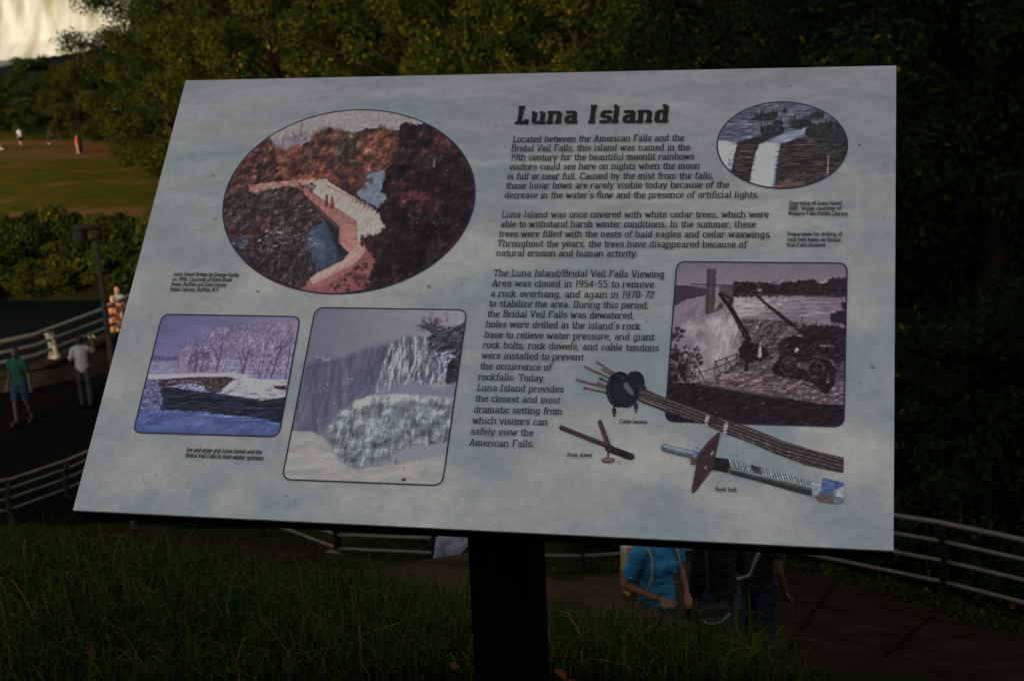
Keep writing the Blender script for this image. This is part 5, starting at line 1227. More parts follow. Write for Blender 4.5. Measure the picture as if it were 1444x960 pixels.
    p.poly([(1278, 605), (1300, 606), (1340, 616), (1385, 628), (1385, 721), (1265, 716), (1245, 694), (1272, 660)], (54, 70, 108), 3)
    p.poly([(1262, 676), (1340, 684), (1335, 722), (1262, 716), (1245, 694)], (78, 62, 60), 4); p.poly([(1335, 660), (1385, 640), (1385, 722), (1330, 720)], (124, 128, 138), 6); p.poly([(1340, 690), (1385, 695), (1385, 722), (1336, 721)], (72, 82, 98), 5)
    p.line([(1285, 622), (1330, 634)], 10, (88, 106, 142), .7, 8); p.line([(1352, 618), (1330, 720)], 4, (30, 34, 50), .9, 3); p.line([(1300, 625), (1290, 700)], 5, (42, 60, 112), .6, 6)
    pl = [(795, 392), (809, 396), (800, 440), (772, 560), (760, 580), (690, 672), (676, 676), (671, 660), (706, 490), (745, 440)]
    p.poly(pl, (46, 33, 34), 3); p.line([(800, 398), (706, 495), (674, 660)], 5, (66, 48, 48), .7, 4); p.line([(772, 484), (766, 496)], 9, (120, 118, 116), .9, 4); p.line([(740, 552), (738, 560)], 8, (122, 118, 116), .9, 4)
    p.relief(None, .20, 18, 12, 3, 3, 52); p.grain(.03); p.build('printed_picture', sign, .0013, p.a > .5, 'cut out picture of a silver rock bolt with a rusty square plate')
pic_hardware()

# --- lettering: a squared slab-serif italic drawn as strokes
def glyphs(wx, w):
    b = w / 2; bx = wx / 2; X = .70 - w / 2; A = 1.0 - w / 2; D_ = -.30 + w / 2; s = .09; r = .15
    G = {}
    def R(*p): return ('r', p)
    def S(*p): return ('s', p)
    l = bx + .06
    def sf(x, y, a=1, c=1): return S((x - a * (bx + (.085 if wx < .2 else .062)), y), (x + c * (bx + (.085 if wx < .2 else .062)), y))
    h = X
    def bowl(x0, x1, y0=b, y1=None):
        y1 = X if y1 is None else y1
        m = (x0 + x1) / 2
        return R((m, y0), (x0, y0), (x0, y1), (x1, y1), (x1, y0), (m, y0))
    n_ = .46 + bx
    G['a'] = (.66, [R((.10, X), (n_, X), (n_, b)), R((n_, .385), (.08 + bx, .385), (.08 + bx, b), (n_, b)), S((n_, b), (n_ + bx + .08, b))])
    G['b'] = (.66, [S((l, A), (l, b)), bowl(l, n_ + .04), S((l - bx - .07, A), (l, A))])
    G['c'] = (.56, [R((n_ - .02, .50), (n_ - .02, X), (.06 + bx, X), (.06 + bx, b), (n_, b), (n_, .20))])
    G['d'] = (.68, [S((n_, A), (n_, b)), bowl(.06 + bx, n_), S((n_ - bx - .08, A), (n_, A)), S((n_, b), (n_ + bx + .08, b))])
    G['e'] = (.60, [R((.06 + bx, .35), (n_, .35), (n_, X), (.06 + bx, X), (.06 + bx, b), (n_ - .02, b), (n_ - .02, .17))])
    G['f'] = (.42, [R((l + .08, 0), (l + .08, A), (l + .34, A), (l + .34, A - .10)), S((0.02, X), (l + .30, X)), sf(l + .08, b)])
    G['g'] = (.66, [R((n_, X), (n_, D_), (.10, D_)), bowl(.06 + bx, n_), S((n_, X), (n_ + bx + .06, X))])
    G['h'] = (.70, [S((l, A), (l, 0)), R((l, X), (n_ + .04, X), (n_ + .04, 0)), S((l - bx - .07, A), (l, A)), sf(l, b), sf(n_ + .04, b)])
    G['i'] = (.31, [S((.16, X), (.16, 0)), S((.16 - bx - .07, X), (.16, X)), sf(.16, b), S((.16, .84), (.16, .86 + w))])
    G['j'] = (.34, [R((.18, X), (.18, D_), (.0, D_)), S((.06, X), (.18, X)), S((.18, .86), (.18, .86 + w))])
    G['k'] = (.66, [S((l, A), (l, 0)), S((l, .30), (l + .16, .36), (.46, X)), S((l + .14, .36), (.52, b)), S((l - bx - .07, A), (l, A)), sf(l, b), sf(.54, b), sf(.48, X)])
    G['l'] = (.31, [S((.16, A), (.16, 0)), S((.16 - bx - .07, A), (.16, A)), sf(.16, b)])
    m2 = l + .36; m3 = l + .72
    G['m'] = (1.02, [S((l, X), (l, 0)), R((l, X), (m2, X), (m2, 0)), R((m2 - .02, X), (m3, X), (m3, 0)), S((l - bx - .07, X), (l, X)), sf(l, b), sf(m2, b), sf(m3, b)])
    G['n'] = (.70, [S((l, X), (l, 0)), R((l, X), (n_ + .04, X), (n_ + .04, 0)), S((l - bx - .07, X), (l, X)), sf(l, b), sf(n_ + .04, b)])
    G['o'] = (.62, [bowl(.06 + bx, n_ + .01)])
    G['p'] = (.68, [S((l, X), (l, -.30)), bowl(l, n_ + .04), S((l - bx - .07, X), (l, X)), sf(l, D_)])
    G['q'] = (.68, [S((n_, X), (n_, -.30)), bowl(.06 + bx, n_), sf(n_, D_)])
    G['r'] = (.49, [S((l, X), (l, 0)), R((l, X - .06), (l + .12, X), (l + .34, X), (l + .34, X - .12)), S((l - bx - .07, X), (l, X)), sf(l, b)])
    G['s'] = (.56, [R((n_ - .04, .54), (n_ - .04, X), (.06 + bx, X), (.06 + bx, .355), (n_ - .02, .345), (n_ - .02, b), (.06 + bx, b), (.06 + bx, .17))])
    G['t'] = (.41, [R((l + .06, .88), (l + .06, b), (l + .30, b), (l + .30, .14)), S((.0, X), (l + .30, X))])
    G['u'] = (.70, [R((l, X), (l, b), (n_ + .02, b)), S((n_ + .02, X), (n_ + .02, 0)), S((l - bx - .07, X), (l, X)), S((n_ - bx - .06, X), (n_ + .02, X)), S((n_ + .02, b), (n_ + bx + .09, b))])
    G['v'] = (.64, [S((.08, X), (.31, 0)), S((.31, 0), (.54, X)), sf(.08, X), sf(.54, X)])
    G['w'] = (.92, [S((.08, X), (.27, 0)), S((.27, 0), (.46, X)), S((.46, X), (.65, 0)), S((.65, 0), (.84, X)), sf(.08, X), sf(.84, X)])
    G['x'] = (.64, [S((.08, X), (.54, b)), S((.54, X), (.08, b)), sf(.08, X), sf(.54, X), sf(.08, b), sf(.54, b)])
    G['y'] = (.64, [S((.08, X), (.31, .02)), S((.56, X), (.26, -.22), (.20, D_), (.06, D_)), sf(.08, X), sf(.56, X)])
    G['z'] = (.58, [S((.08, .56), (.08, X), (.48, X), (.08, b), (.50, b), (.50, .16))])
    G['A'] = (.84, [S((.12, 0), (.40, A), (.46, A), (.72, 0)), S((.2, .32), (.64, .32)), sf(.12, b), sf(.72, b)])
    G['B'] = (.78, [S((l + .04, A), (l + .04, b)), R((l + .04, A), (.62, A), (.62, .54), (l + .04, .54)), R((l + .04, .54), (.66, .54), (.66, b), (l + .04, b)), S((.02, A), (l + .04, A)), S((.02, b), (l + .04, b))])
    G['C'] = (.74, [R((.64, .72), (.64, A), (.06 + bx, A), (.06 + bx, b), (.66, b), (.66, .26))])
    G['D'] = (.80, [S((l + .04, A), (l + .04, b)), R((l + .04, A), (.66, A), (.66, b), (l + .04, b)), S((.02, A), (l + .04, A)), S((.02, b), (l + .04, b))])
    G['E'] = (.74, [S((l + .04, A), (l + .04, b)), S((.02, A), (.62, A), (.62, .78)), S((l + .04, .53), (.48, .53)), S((.02, b), (.64, b), (.64, .22))])
    G['F'] = (.70, [S((l + .06, A), (l + .06, b)), S((.02, A), (.64, A), (.64, .76)), S((l + .06, .52), (.46, .52)), sf(l + .06, b)])
    G['G'] = (.80, [R((.64, .74), (.64, A), (.06 + bx, A), (.06 + bx, b), (.66, b), (.66, .42), (.46, .42))])
    G['I'] = (.40, [S((.20, A), (.20, b)), sf(.20, b), sf(.20, A)])
    G['L'] = (.68, [S((l + .07, A), (l + .07, b)), sf(l + .07, A), S((.02, b), (.60, b), (.60, .26))])
    G['N'] = (.86, [S((l + .04, A), (l + .04, 0)), S((l + .04, A), (.68, 0)), S((.68, A), (.68, 0)), S((.02, A), (l + .08, A)), sf(l + .04, b), sf(.68, A)])
    G['P'] = (.72, [S((l + .05, A), (l + .05, 0)), R((l + .05, A), (.62, A), (.62, .44), (l + .05, .44)), S((.02, A), (l + .05, A)), sf(l + .05, b)])
    G['R'] = (.80, [S((l + .05, A), (l + .05, 0)), R((l + .05, A), (.62, A), (.62, .48), (l + .05, .48)), S((.40, .48), (.66, b), (.74, b)), S((.02, A), (l + .05, A)), sf(l + .05, b)])
    G['T'] = (.74, [S((.36, A), (.36, 0)), S((.06, .76), (.06, A), (.68, A), (.68, .76)), sf(.36, b)])
    G['V'] = (.80, [S((.10, A), (.40, 0)), S((.40, 0), (.70, A)), sf(.10, A), sf(.70, A)])
    G['Y'] = (.78, [S((.10, A), (.39, .46)), S((.68, A), (.39, .46)), S((.39, .46), (.39, 0)), sf(.10, A), sf(.68, A), sf(.39, b)])
    G['0'] = (.66, [R((.34, b), (.06 + bx, b), (.06 + bx, A), (.52, A), (.52, b), (.34, b))])
    G['1'] = (.42, [S((.08, .84), (.24, A), (.24, 0))])
    G['2'] = (.64, [R((.08, .74), (.08, A), (.52, A), (.52, .50), (.08, .36), (.08, b)), S((.08, b), (.56, b))])
    G['4'] = (.68, [S((.42, A), (.06, .28), (.60, .28)), S((.44, A), (.44, 0))])
    G['5'] = (.64, [R((.52, A), (.10, A), (.10, .56), (.52, .56), (.52, b), (.06, b))])
    G['7'] = (.60, [S((.06, A), (.54, A), (.22, 0))])
    G['8'] = (.66, [R((.33, .53), (.09, .53), (.09, A), (.54, A), (.54, .53), (.33, .53)), R((.33, .53), (.07, .53), (.07, b), (.56, b), (.56, .53), (.33, .53))])
    G['9'] = (.66, [R((.52, .44), (.08, .44), (.08, A), (.54, A), (.54, b), (.10, b))])
    G['.'] = (.27, [S((.10, 0), (.10, w * 1.35)), S((.13, 0), (.13, w * 1.35))]); G[','] = (.26, [S((.13, w), (.12, 0), (.06, -.14))])
    G["'"] = (.24, [S((.15, 1.02), (.11, .78))]); G['-'] = (.44, [S((.06, .38), (.36, .38))]); G['/'] = (.46, [S((.02, -.08), (.44, 1.04))])
    G[' '] = (.36 + (.0 if wx > .2 else 0), [])
    return G
def round_line(P, r):
    P = [np.array(p, float) for p in P]; out = [P[0]]
    for i in range(1, len(P) - 1):
        a, b_, c = P[i - 1], P[i], P[i + 1]; la = np.linalg.norm(a - b_); lc = np.linalg.norm(c - b_)
        q = min(r, la * .5, lc * .5); d1 = (a - b_) / (la + 1e-9); d2 = (c - b_) / (lc + 1e-9)
        for t in (0, .25, .5, .75, 1): out.append((1 - t) ** 2 * (b_ + d1 * q) + 2 * t * (1 - t) * b_ + t * t * (b_ + d2 * q))
    out.append(P[-1]); return np.array(out)
def strip(P, wx, wy):
    P = np.asarray(P, float); d = P[1:] - P[:-1]; keep = np.r_[True, np.linalg.norm(d, axis=1) > 1e-6]; P = P[keep]
    d = P[1:] - P[:-1]; d /= np.linalg.norm(d, axis=1)[:, None]; n = np.stack([-d[:, 1], d[:, 0]], 1)
    m = np.empty_like(P); m[0] = n[0]; m[-1] = n[-1]
    if len(P) > 2:
        s = n[1:] + n[:-1]; L2 = (s * s).sum(1)[:, None]; m[1:-1] = s * np.minimum(2 / np.maximum(L2, .5), 2.2)
    m = m * np.array([wx / 2, wy / 2]); A_ = P + m; B_ = P - m; k = np.arange(len(P) - 1)
    return np.concatenate([A_, B_]), np.stack([k, k + 1, k + 1 + len(P), k + len(P)], 1)
DBG = False
def text_block(name, lines, k, ox, oy, cap, weight, slant=.02, thin=.9, h0=.0016, lab=None, track=.045):
    """lines: (text, baseline start, baseline end) in zoomed coordinates; cap = letter height in photo pixels"""
    wx, wy = weight; G = glyphs(wx, wy); tk = track + (.09 if wx > .2 else 0); V = []; F = []; n = 0; lv = 0
    for txt, a, b_ in lines:
        ua = to_uv(a[0] / k + ox, a[1] / k + oy); ub = to_uv(b_[0] / k + ox, b_[1] / k + oy)
        ex = (ub - ua); Ln = np.linalg.norm(ex); ex /= Ln; ey = np.array([ex[1], -ex[0]])
        mid = (np.array(a) + b_) / 2; q1 = to_uv(mid[0] / k + ox, mid[1] / k + oy); q2 = to_uv(mid[0] / k + ox, mid[1] / k + oy - cap)
        size = abs(q2[1] - q1[1])
        adv = sum(G[c][0] + tk for c in txt) - .08 - tk
        sx = Ln / (adv * size)
        if DBG: print('SX', round(sx, 3), txt[:20])
        x = 0
        for c in txt:
            wd, st = G[c]
            for kind, P in st:
                P = np.array(P, float)
                if kind == 'r': P = round_line(P, .15)
                Q = P.copy(); Q[:, 0] = (P[:, 0] + x) * sx
                v, f = strip(Q, wx, wy)
                v[:, 0] += v[:, 1] * slant
                uv = ua + (v[:, :1] * ex + v[:, 1:] * ey) * size
                V.append(panel(uv[:, 0], uv[:, 1], np.full(len(uv), h0 + (lv % 25) * 8e-6))); F.append(f + n); n += len(uv); lv += 1
            x += wd + tk
    o = link(name, np_mesh(name, np.concatenate(V), np.concatenate(F)), M_ink, sign)
    if lab: o['label'] = lab
text_block('title_text', [('Luna Island', (34, 220), (1312, 207))], 6.017, 720, 140, 26.2, (.225, .16), .025, .78, lab='bold title reading Luna Island')
text_block('body_text', [('Located between the American Falls and the', (112, 248), (942, 241)), ('Bridal Veil Falls, this island was named in the', (105, 292), (970, 286)), ('19th century for the beautiful moonlit rainbows', (103, 336), (990, 331)),
    ('visitors could see here on nights when the moon', (95, 381), (1018, 376)), ('is full or near full. Caused by the mist from the falls,', (87, 427), (1085, 424)), ('these lunar bows are rarely visible today because of the', (80, 472), (1160, 468)),
    ("decrease in the water's flow and the presence of artificial lights.", (73, 518), (1305, 516))], 3.438, 690, 130, 9.6, (.128, .105))
text_block('body_text', [('Luna Island was once covered with white cedar trees, which were', (58, 612), (1352, 612)), ('able to withstand harsh winter conditions. In the summer, these', (53, 658), (1290, 660)), ('trees were filled with the nests of bald eagles and cedar waxwings.', (46, 705), (1365, 709)),
    ('Throughout the years, the trees have disappeared because of', (40, 752), (1245, 758)), ('natural erosion and human activity.', (33, 798), (718, 802))], 3.438, 690, 130, 9.7, (.128, .105))
text_block('body_text', [('The Luna Island/Bridal Veil Falls Viewing', (185, 101), (978, 107)), ('Area was closed in 1954-55 to remove', (177, 148), (932, 155)), ('a rock overhang, and again in 1970-72', (170, 196), (932, 203)), ('to stabilize the area. During this period,', (163, 242), (907, 252)),
    ('the Bridal Veil Falls was dewatered,', (156, 290), (840, 299)), ("holes were drilled in the island's rock", (149, 338), (868, 349)), ('base to relieve water pressure, and giant', (143, 387), (932, 400)), ('rock bolts, rock dowels, and cable tendons', (135, 435), (955, 450)),
    ('were installed to prevent', (129, 484), (603, 493)), ('the occurrence of', (122, 534), (453, 540)), ('rockfalls. Today,', (114, 584), (425, 591)), ('Luna Island provides', (107, 634), (510, 643)), ('the closest and most', (100, 684), (494, 693)),
    ('dramatic setting from', (93, 736), (503, 745)), ('which visitors can', (86, 787), (434, 795)), ('safely view the', (78, 838), (369, 845)), ('American Falls.', (71, 890), (372, 897))], 3.309, 640, 360, 9.9, (.128, .105))
text_block('caption_text', [('Luna Island Bridge by George Curtis,', (103, 135), (740, 145)), ('ca. 1895. Courtesy of Rare Book', (92, 185), (665, 192)), ('Room, Buffalo and Erie County', (80, 233), (612, 242)), ('Public Library, Buffalo, N.Y.', (66, 283), (545, 290))], 6.876, 230, 370, 5.6, (.15, .125))
text_block('caption_text', [('Ice and snow grip Luna Island and the', (130, 165), (1145, 197)), ('Bridal Veil Falls in their winter splendor.', (115, 240), (1180, 282))], 9.627, 250, 620, 6.2, (.15, .125))
text_block('caption_text', [('Engraving of Luna Island,', (470, 668), (787, 668)), ('1882. Image courtesy of', (468, 698), (775, 698)), ('Niagara Falls Public Library.', (466, 728), (820, 730))], 4.175, 1000, 130, 5.7, (.15, .125))
text_block('caption_text', [('Preparation for drilling of', (460, 850), (780, 850)), ('rock bolt holes on Bridal', (459, 882), (772, 884)), ('Veil Falls channel.', (458, 914), (688, 914))], 4.175, 1000, 130, 5.7, (.15, .125))
text_block('caption_text', [('Cable tendon', (340, 352), (468, 355))], 3.282, 770, 490, 5.6, (.155, .13))
text_block('caption_text', [('Rock dowel', (98, 506), (213, 508))], 3.282, 770, 490, 5.6, (.155, .13))
text_block('caption_text', [('Rock bolt', (783, 665), (880, 668))], 3.282, 770, 490, 5.8, (.155, .13))

# post and bracket
top_z = float(pt(719, 760, 1.77)[2]) + .10
uh = np.array([eu[0], eu[1], 0]); uh /= np.linalg.norm(uh); ub = np.array([-uh[1], uh[0], 0])
zg = g1(*post_c)
mb = MB(); PAX = np.array([uh, ub, [0, 0, 1.]]); pw = 98 / FPX * 1.73
mb.box((post_c[0], post_c[1], (top_z + zg - .3) / 2), (pw, pw, top_z - zg + .3), PAX)
post_o = mb.build('post', M_black, sign)
mb = MB()
for sgn in (-1, 1):
    c = panel(SW * (.5 + .02), SH * .62, -.038) + uh * sgn * .12
    mb.box(c, (.035, SH * .72, .020), AX)
mb.box(panel(SW * .52, SH * .62, -.036) , (.30, .05, .018), AX)
mb.build('bracket', M_black, sign)
# ------------------------------------------------------------------ people
def remesh(V, F, voxel, smooth=4, mt=None):
    me = np_mesh('tmp', V, F); ob = bpy.data.objects.new('tmp', me); COL.objects.link(ob)
    md = ob.modifiers.new('r', 'REMESH'); md.mode = 'VOXEL'; md.voxel_size = voxel; md.use_smooth_shade = True
    if smooth:
        ms = ob.modifiers.new('s', 'SMOOTH'); ms.iterations = smooth; ms.factor = .5
    dg = bpy.context.evaluated_depsgraph_get(); out = bpy.data.meshes.new_from_object(ob.evaluated_get(dg))
    bpy.data.objects.remove(ob); bpy.data.meshes.remove(me)
    return out
def caps(mb, a, b, ra, rb, n=10):
    a = np.asarray(a, float); b = np.asarray(b, float); d = b - a; L_ = np.linalg.norm(d); d = d / (L_ + 1e-9)
    P = []; R = []
    for t in (1, .85, .5, .2): P.append(a - d * ra * t * .98); R.append(ra * math.sqrt(max(.0004, 1 - t * t)))
    P += [a, b]; R += [ra, rb]
    for t in (.2, .5, .85, 1): P.append(b + d * rb * t * .98); R.append(rb * math.sqrt(max(.0004, 1 - t * t)))
    mb.tube(P, R, n)
def fabric(name, c, c2=None): return mat(name, c, .85, c2 or tuple(v * 1.35 for v in c), 14, .3, .7, .25, 90, spec=.15)
def skin_mat(name, c): return mat(name, (1, 1, 1), .55, attr=True, spec=.3)
M_skin = skin_mat('skin', None)
M_hair = mat('dark_hair', (.012, .009, .007), .6, (.03, .02, .014), 60, .3, .7, .4, 200)
M_shoe = mat('shoe', (.02, .02, .02), .6); M_paleshoe = mat('pale_shoe', (.35, .33, .30), .7)
def person(x, y, rz, label, skin, shirt=None, legs=None, leg_len='trousers', H=1.72, pose=None, z=None, group=None, sleeve=.55, hem=.90, female=False, hair=True, shoe=None, voxel=.009, extra=None, sit=None):
    J = {'pelvis': (0, 0, .97), 'waist': (0, 0, 1.10), 'chest': (0, .005, 1.28), 'neck': (0, -.005, 1.44), 'head': (0, .02, 1.61),
         'shL': (-.175, 0, 1.40), 'shR': (.175, 0, 1.40), 'elL': (-.225, -.03, 1.12), 'elR': (.225, -.03, 1.12), 'wrL': (-.235, .07, .88), 'wrR': (.235, .07, .88),
         'hipL': (-.085, 0, .93), 'hipR': (.085, 0, .93), 'knL': (-.10, .03, .50), 'knR': (.10, .03, .50), 'anL': (-.105, -.02, .09), 'anR': (.105, -.02, .09)}
    for k_, v_ in (pose or {}).items(): J[k_] = v_
    J = {k_: np.array(v_, float) for k_, v_ in J.items()}
    s = H / 1.735; g = g1(x, y) if z is None else z
    o = empty('person', (x, y, g), label, 'person', group, rz); OFF[o.name] = np.zeros(3); o.scale = (s, s, s)
    sw = .9 if female else 1.
    body = MB()
    def torso(mb, e):
        mb.ball(J['pelvis'] - (0, 0, .02), (.155 + e, .11 + e, .12 + e)); mb.ball(J['waist'], ((.128 if female else .14) + e, .095 + e, .15 + e)); mb.ball(J['chest'], (.155 * sw + e, .108 + e, .17 + e))
        c1 = (J['waist'] + J['chest']) / 2; mb.ball(c1, (.142 * sw + e, .10 + e, .16 + e)); c2 = (J['waist'] + J['pelvis']) / 2; mb.ball(c2, (.142 + e, .10 + e, .13 + e))
        if female:
            for q in (-.065, .065): mb.ball(J['chest'] + (q, .085, -.01), (.06 + e * .6,) * 3)
        m_ = (J['shL'] + J['shR']) / 2
        caps(mb, J['shL'] + (m_ - J['shL']) * .08, m_ + (0, 0, .03), .055 + e, .07 + e); caps(mb, J['shR'] + (m_ - J['shR']) * .08, m_ + (0, 0, .03), .055 + e, .07 + e)
    torso(body, 0)
    caps(body, J['neck'], J['head'] - (0, .02, .06), .056, .052)
    hd = J['head']
    body.ball(hd + (0, 0, .02), (.076, .094, .10)); body.ball(hd + (0, .018, -.05), (.058, .068, .072)); caps(body, hd + (0, .088, .01), hd + (0, .105, -.022), .010, .015, 8)
    caps(body, hd + (-.03, .078, -.058), hd + (.03, .078, -.058), .010, .010, 8)
    for q in (-1, 1): body.ball(hd + (q * .078, -.005, -.008), (.010, .022, .032))
    for S_ in 'LR':
        q = -1 if S_ == 'L' else 1
        caps(body, J['sh' + S_], J['el' + S_], .050 * sw, .038); caps(body, J['el' + S_], J['wr' + S_], .040, .026)
        d = J['wr' + S_] - J['el' + S_]; d /= np.linalg.norm(d); nrm = np.cross(d, (q * -1., .25, .2)); nrm /= np.linalg.norm(nrm) + 1e-9; sd_ = np.cross(nrm, d)
        w0 = J['wr' + S_]; caps(body, w0, w0 + d * .05, .026, .026); body.ball(w0 + d * .06, (.016, .036, .046), ax=np.array([nrm, sd_, d]))
        for i, (off, ln) in enumerate(((-.030, .062), (-.010, .074), (.010, .070), (.029, .055))):
            p0 = w0 + d * .088 + sd_ * off; p1 = p0 + d * ln * .5 + nrm * .008; p2 = p1 + d * ln * .42 + nrm * .024
            caps(body, w0 + d * .06 + sd_ * off * .8, p0, .0115, .0105, 8); caps(body, p0, p1, .0105, .0095, 8); caps(body, p1, p2, .0095, .0085, 8)
        t0 = w0 + d * .03 + sd_ * -.024; t1 = t0 + d * .035 + sd_ * -.028 + nrm * .008; caps(body, t0, t1, .014, .012, 8); caps(body, t1, t1 + d * .03 + nrm * .012, .012, .010, 8)
        caps(body, J['hip' + S_], J['kn' + S_], .086, .056); caps(body, J['kn' + S_], J['an' + S_], .055, .036); caps(body, J['kn' + S_] * .72 + J['an' + S_] * .28 - (0, .012, 0), J['kn' + S_] * .5 + J['an' + S_] * .5, .052, .042)
        a = J['an' + S_]; ft = np.array([q * .03, .15, -.055]) if sit is None else np.array(sit)
        caps(body, a + (0, -.02, -.045) if sit is None else a, a + ft, .040, .030)
    me = remesh(np.concatenate(body.v), [np.concatenate(f) for f in body.f.values()], voxel, 3)
    n = len(me.vertices); co = np.empty(n * 3, np.float32); me.vertices.foreach_get('co', co); co = co.reshape(-1, 3)
    col = np.tile(np.array(skin, float), (n, 1))
    for q in (-1, 1):
        e = np.linalg.norm((co - (hd + (q * .031, .085, .012))) * (1, .6, 1.6), axis=1); col[e < .016] = (.03, .02, .015)
        b = (np.abs(co[:, 0] - hd[0] - q * .034) < .022) & (np.abs(co[:, 2] - hd[2] - .040) < .007) & (co[:, 1] > hd[1] + .05); col[b] = np.array(skin) * .25
    lp = (np.abs(co[:, 0] - hd[0]) < .026) & (np.abs(co[:, 2] - hd[2] + .058) < .009) & (co[:, 1] > hd[1] + .06); col[lp] = np.array(skin) * (.75, .45, .45)
    a = me.color_attributes.new('Col', 'FLOAT_COLOR', 'POINT'); c4 = np.ones((n, 4), np.float32); c4[:, :3] = col; a.data.foreach_set('color', c4.ravel())
    link('body', me, M_skin, o)
    def garment(nm, mb, mt, zmin=None, vx=.011, zmax=None):
        gm = remesh(np.concatenate(mb.v), [np.concatenate(f) for f in mb.f.values()], vx, 2)
        k = len(gm.vertices); c = np.empty(k * 3, np.float32); gm.vertices.foreach_get('co', c); c = c.reshape(-1, 3)
        nz = np.stack([fbm(c[:, 0] * 14 + i * 7, c[:, 2] * 22 + c[:, 1] * 14, 70 + i, 3) - .5 for i in range(2)], 1); c[:, :2] += nz * .034; c[:, 1] += .004 * np.sin(c[:, 2] * 46 + c[:, 0] * 22 + 9 * nz[:, 0])
        if zmin is not None: c[:, 2] = np.maximum(c[:, 2], zmin + .006 * np.sin(c[:, 0] * 40))
        gm.vertices.foreach_set('co', c.ravel()); gm.update()
        return link(nm, gm, mt, o)
    if legs is not None:
        mb = MB(); f = {'trousers': 1., 'shorts': .80, 'brief': .35}[leg_len]
        mb.ball(J['pelvis'] - (0, 0, .02), (.172, .126, .115)); 
        for S_ in 'LR':
            k_, a_ = J['kn' + S_], J['an' + S_]; h_ = J['hip' + S_]
            if f == 1.: caps(mb, h_, k_, .105, .078); caps(mb, k_, a_ + (a_ - k_) * -.04, .078, .062)
            else: caps(mb, h_, h_ + (k_ - h_) * f, .108, .092)
        garment('trousers' if f == 1. else 'shorts', mb, legs)
    if shirt is not None:
        mb = MB(); torso(mb, .02)
        mb.ball(J['pelvis'] + (0, 0, .0), (.172, .127, .12))
        for S_ in 'LR':
            a_ = J['sh' + S_]; b_ = J['el' + S_]
            if sleeve <= 1: caps(mb, a_, a_ + (b_ - a_) * sleeve, .070, .064)
            else: caps(mb, a_, b_, .068, .058); caps(mb, b_, b_ + (J['wr' + S_] - b_) * .9, .058, .046)
        garment('shirt', mb, shirt, hem if sit is None else None)
    if hair is not None and hair is not False:
        mb = MB(); mb.ball(hd + (0, -.022, .038), (.084, .092, .098)); mb.ball(hd + (0, -.055, .0), (.070, .055, .085))
        if hair == 'long': caps(mb, hd + (0, -.07, .02), hd + (0, -.10, -.22), .075, .06)
        if hair == 'bun': mb.ball(hd + (0, -.12, .05), (.04, .04, .04))
        garment('hair', mb, M_hair, None, .011)
    if sit is None or True:
        for S_ in 'LR':
            q = -1 if S_ == 'L' else 1; a_ = J['an' + S_]; ft = np.array([q * .03, .155, -.05]) if sit is None else np.array(sit)
            mb = MB(); caps(mb, a_ + (0, -.025, -.04) if sit is None else a_, a_ + ft, .052, .042); mb.ball(a_ + (0, -.01, -.01), (.05, .055, .05))
            gm = remesh(np.concatenate(mb.v), [np.concatenate(f) for f in mb.f.values()], .011, 2)
            if sit is None:
                k = len(gm.vertices); c = np.empty(k * 3, np.float32); gm.vertices.foreach_get('co', c); c = c.reshape(-1, 3); c[:, 2] = np.maximum(c[:, 2], .0); gm.vertices.foreach_set('co', c.ravel()); gm.update()
            link('shoe', gm, shoe or M_shoe, o)
    return o, J, s
R_ = math.radians
def wpt(o, p):
    s = o.scale[0]; c, n = math.cos(o.rotation_euler.z), math.sin(o.rotation_euler.z); p = np.array(p) * s
    return np.array(o.location) + np.array([c * p[0] - n * p[1], n * p[0] + c * p[1], p[2]])
def xat(px, D): return pt(px, 600, D)[0]
PLZ = ZP + .07
# man in green, walking towards us on the plaza
person(pt(30, 560, 31.7)[0], 31.7, R_(168), 'man in a teal green shirt and blue shorts walking across the plaza', (.026, .012, .007), fabric('teal_cloth', (.002, .019, .012)), fabric('blue_shorts_cloth', (.004, .009, .024)), 'shorts', 1.76,
       {'anR': (.10, .14, .11), 'knR': (.10, .12, .52), 'anL': (-.10, -.16, .11), 'knL': (-.10, -.02, .50), 'wrR': (.29, .0, .88), 'wrL': (-.27, .05, .88), 'head': (-.0, .03, 1.61)}, z=PLZ, hem=.88)
# man in white photographing
ph_, J_, s_p = person(pt(121, 560, 32.9)[0], 32.9, R_(8), 'man in a white shirt seen from behind, taking a picture beside the lamp', (.04, .02, .01), fabric('white_cloth', (.11, .11, .105)), fabric('charcoal_cloth', (.012, .011, .011)), 'trousers', 1.66,
       {'elR': (.30, .10, 1.30), 'wrR': (.26, .22, 1.52), 'elL': (-.26, -.02, 1.14), 'wrL': (-.24, .16, 1.02), 'anL': (-.10, .06, .09), 'anR': (.11, -.08, .10)}, z=PLZ, hem=.84, sleeve=.8)
M_phone = mat('gold_phone', (.75, .55, .25), .3, metal=.3); M_dark = mat('dark_glass', (.01, .01, .012), .2)
pc_ = wpt(ph_, (.26, .27, 1.60)); po = empty('mobile_phone', pc_, 'small gold mobile phone held up by the man in the white shirt', 'phone')
mb = MB(); mb.box(pc_, (.15, .012, .085)); mb.build('phone_case', M_phone, po); mb = MB(); mb.box(pc_ + (0, .0075, 0), (.14, .003, .078)); mb.build('screen', M_dark, po)
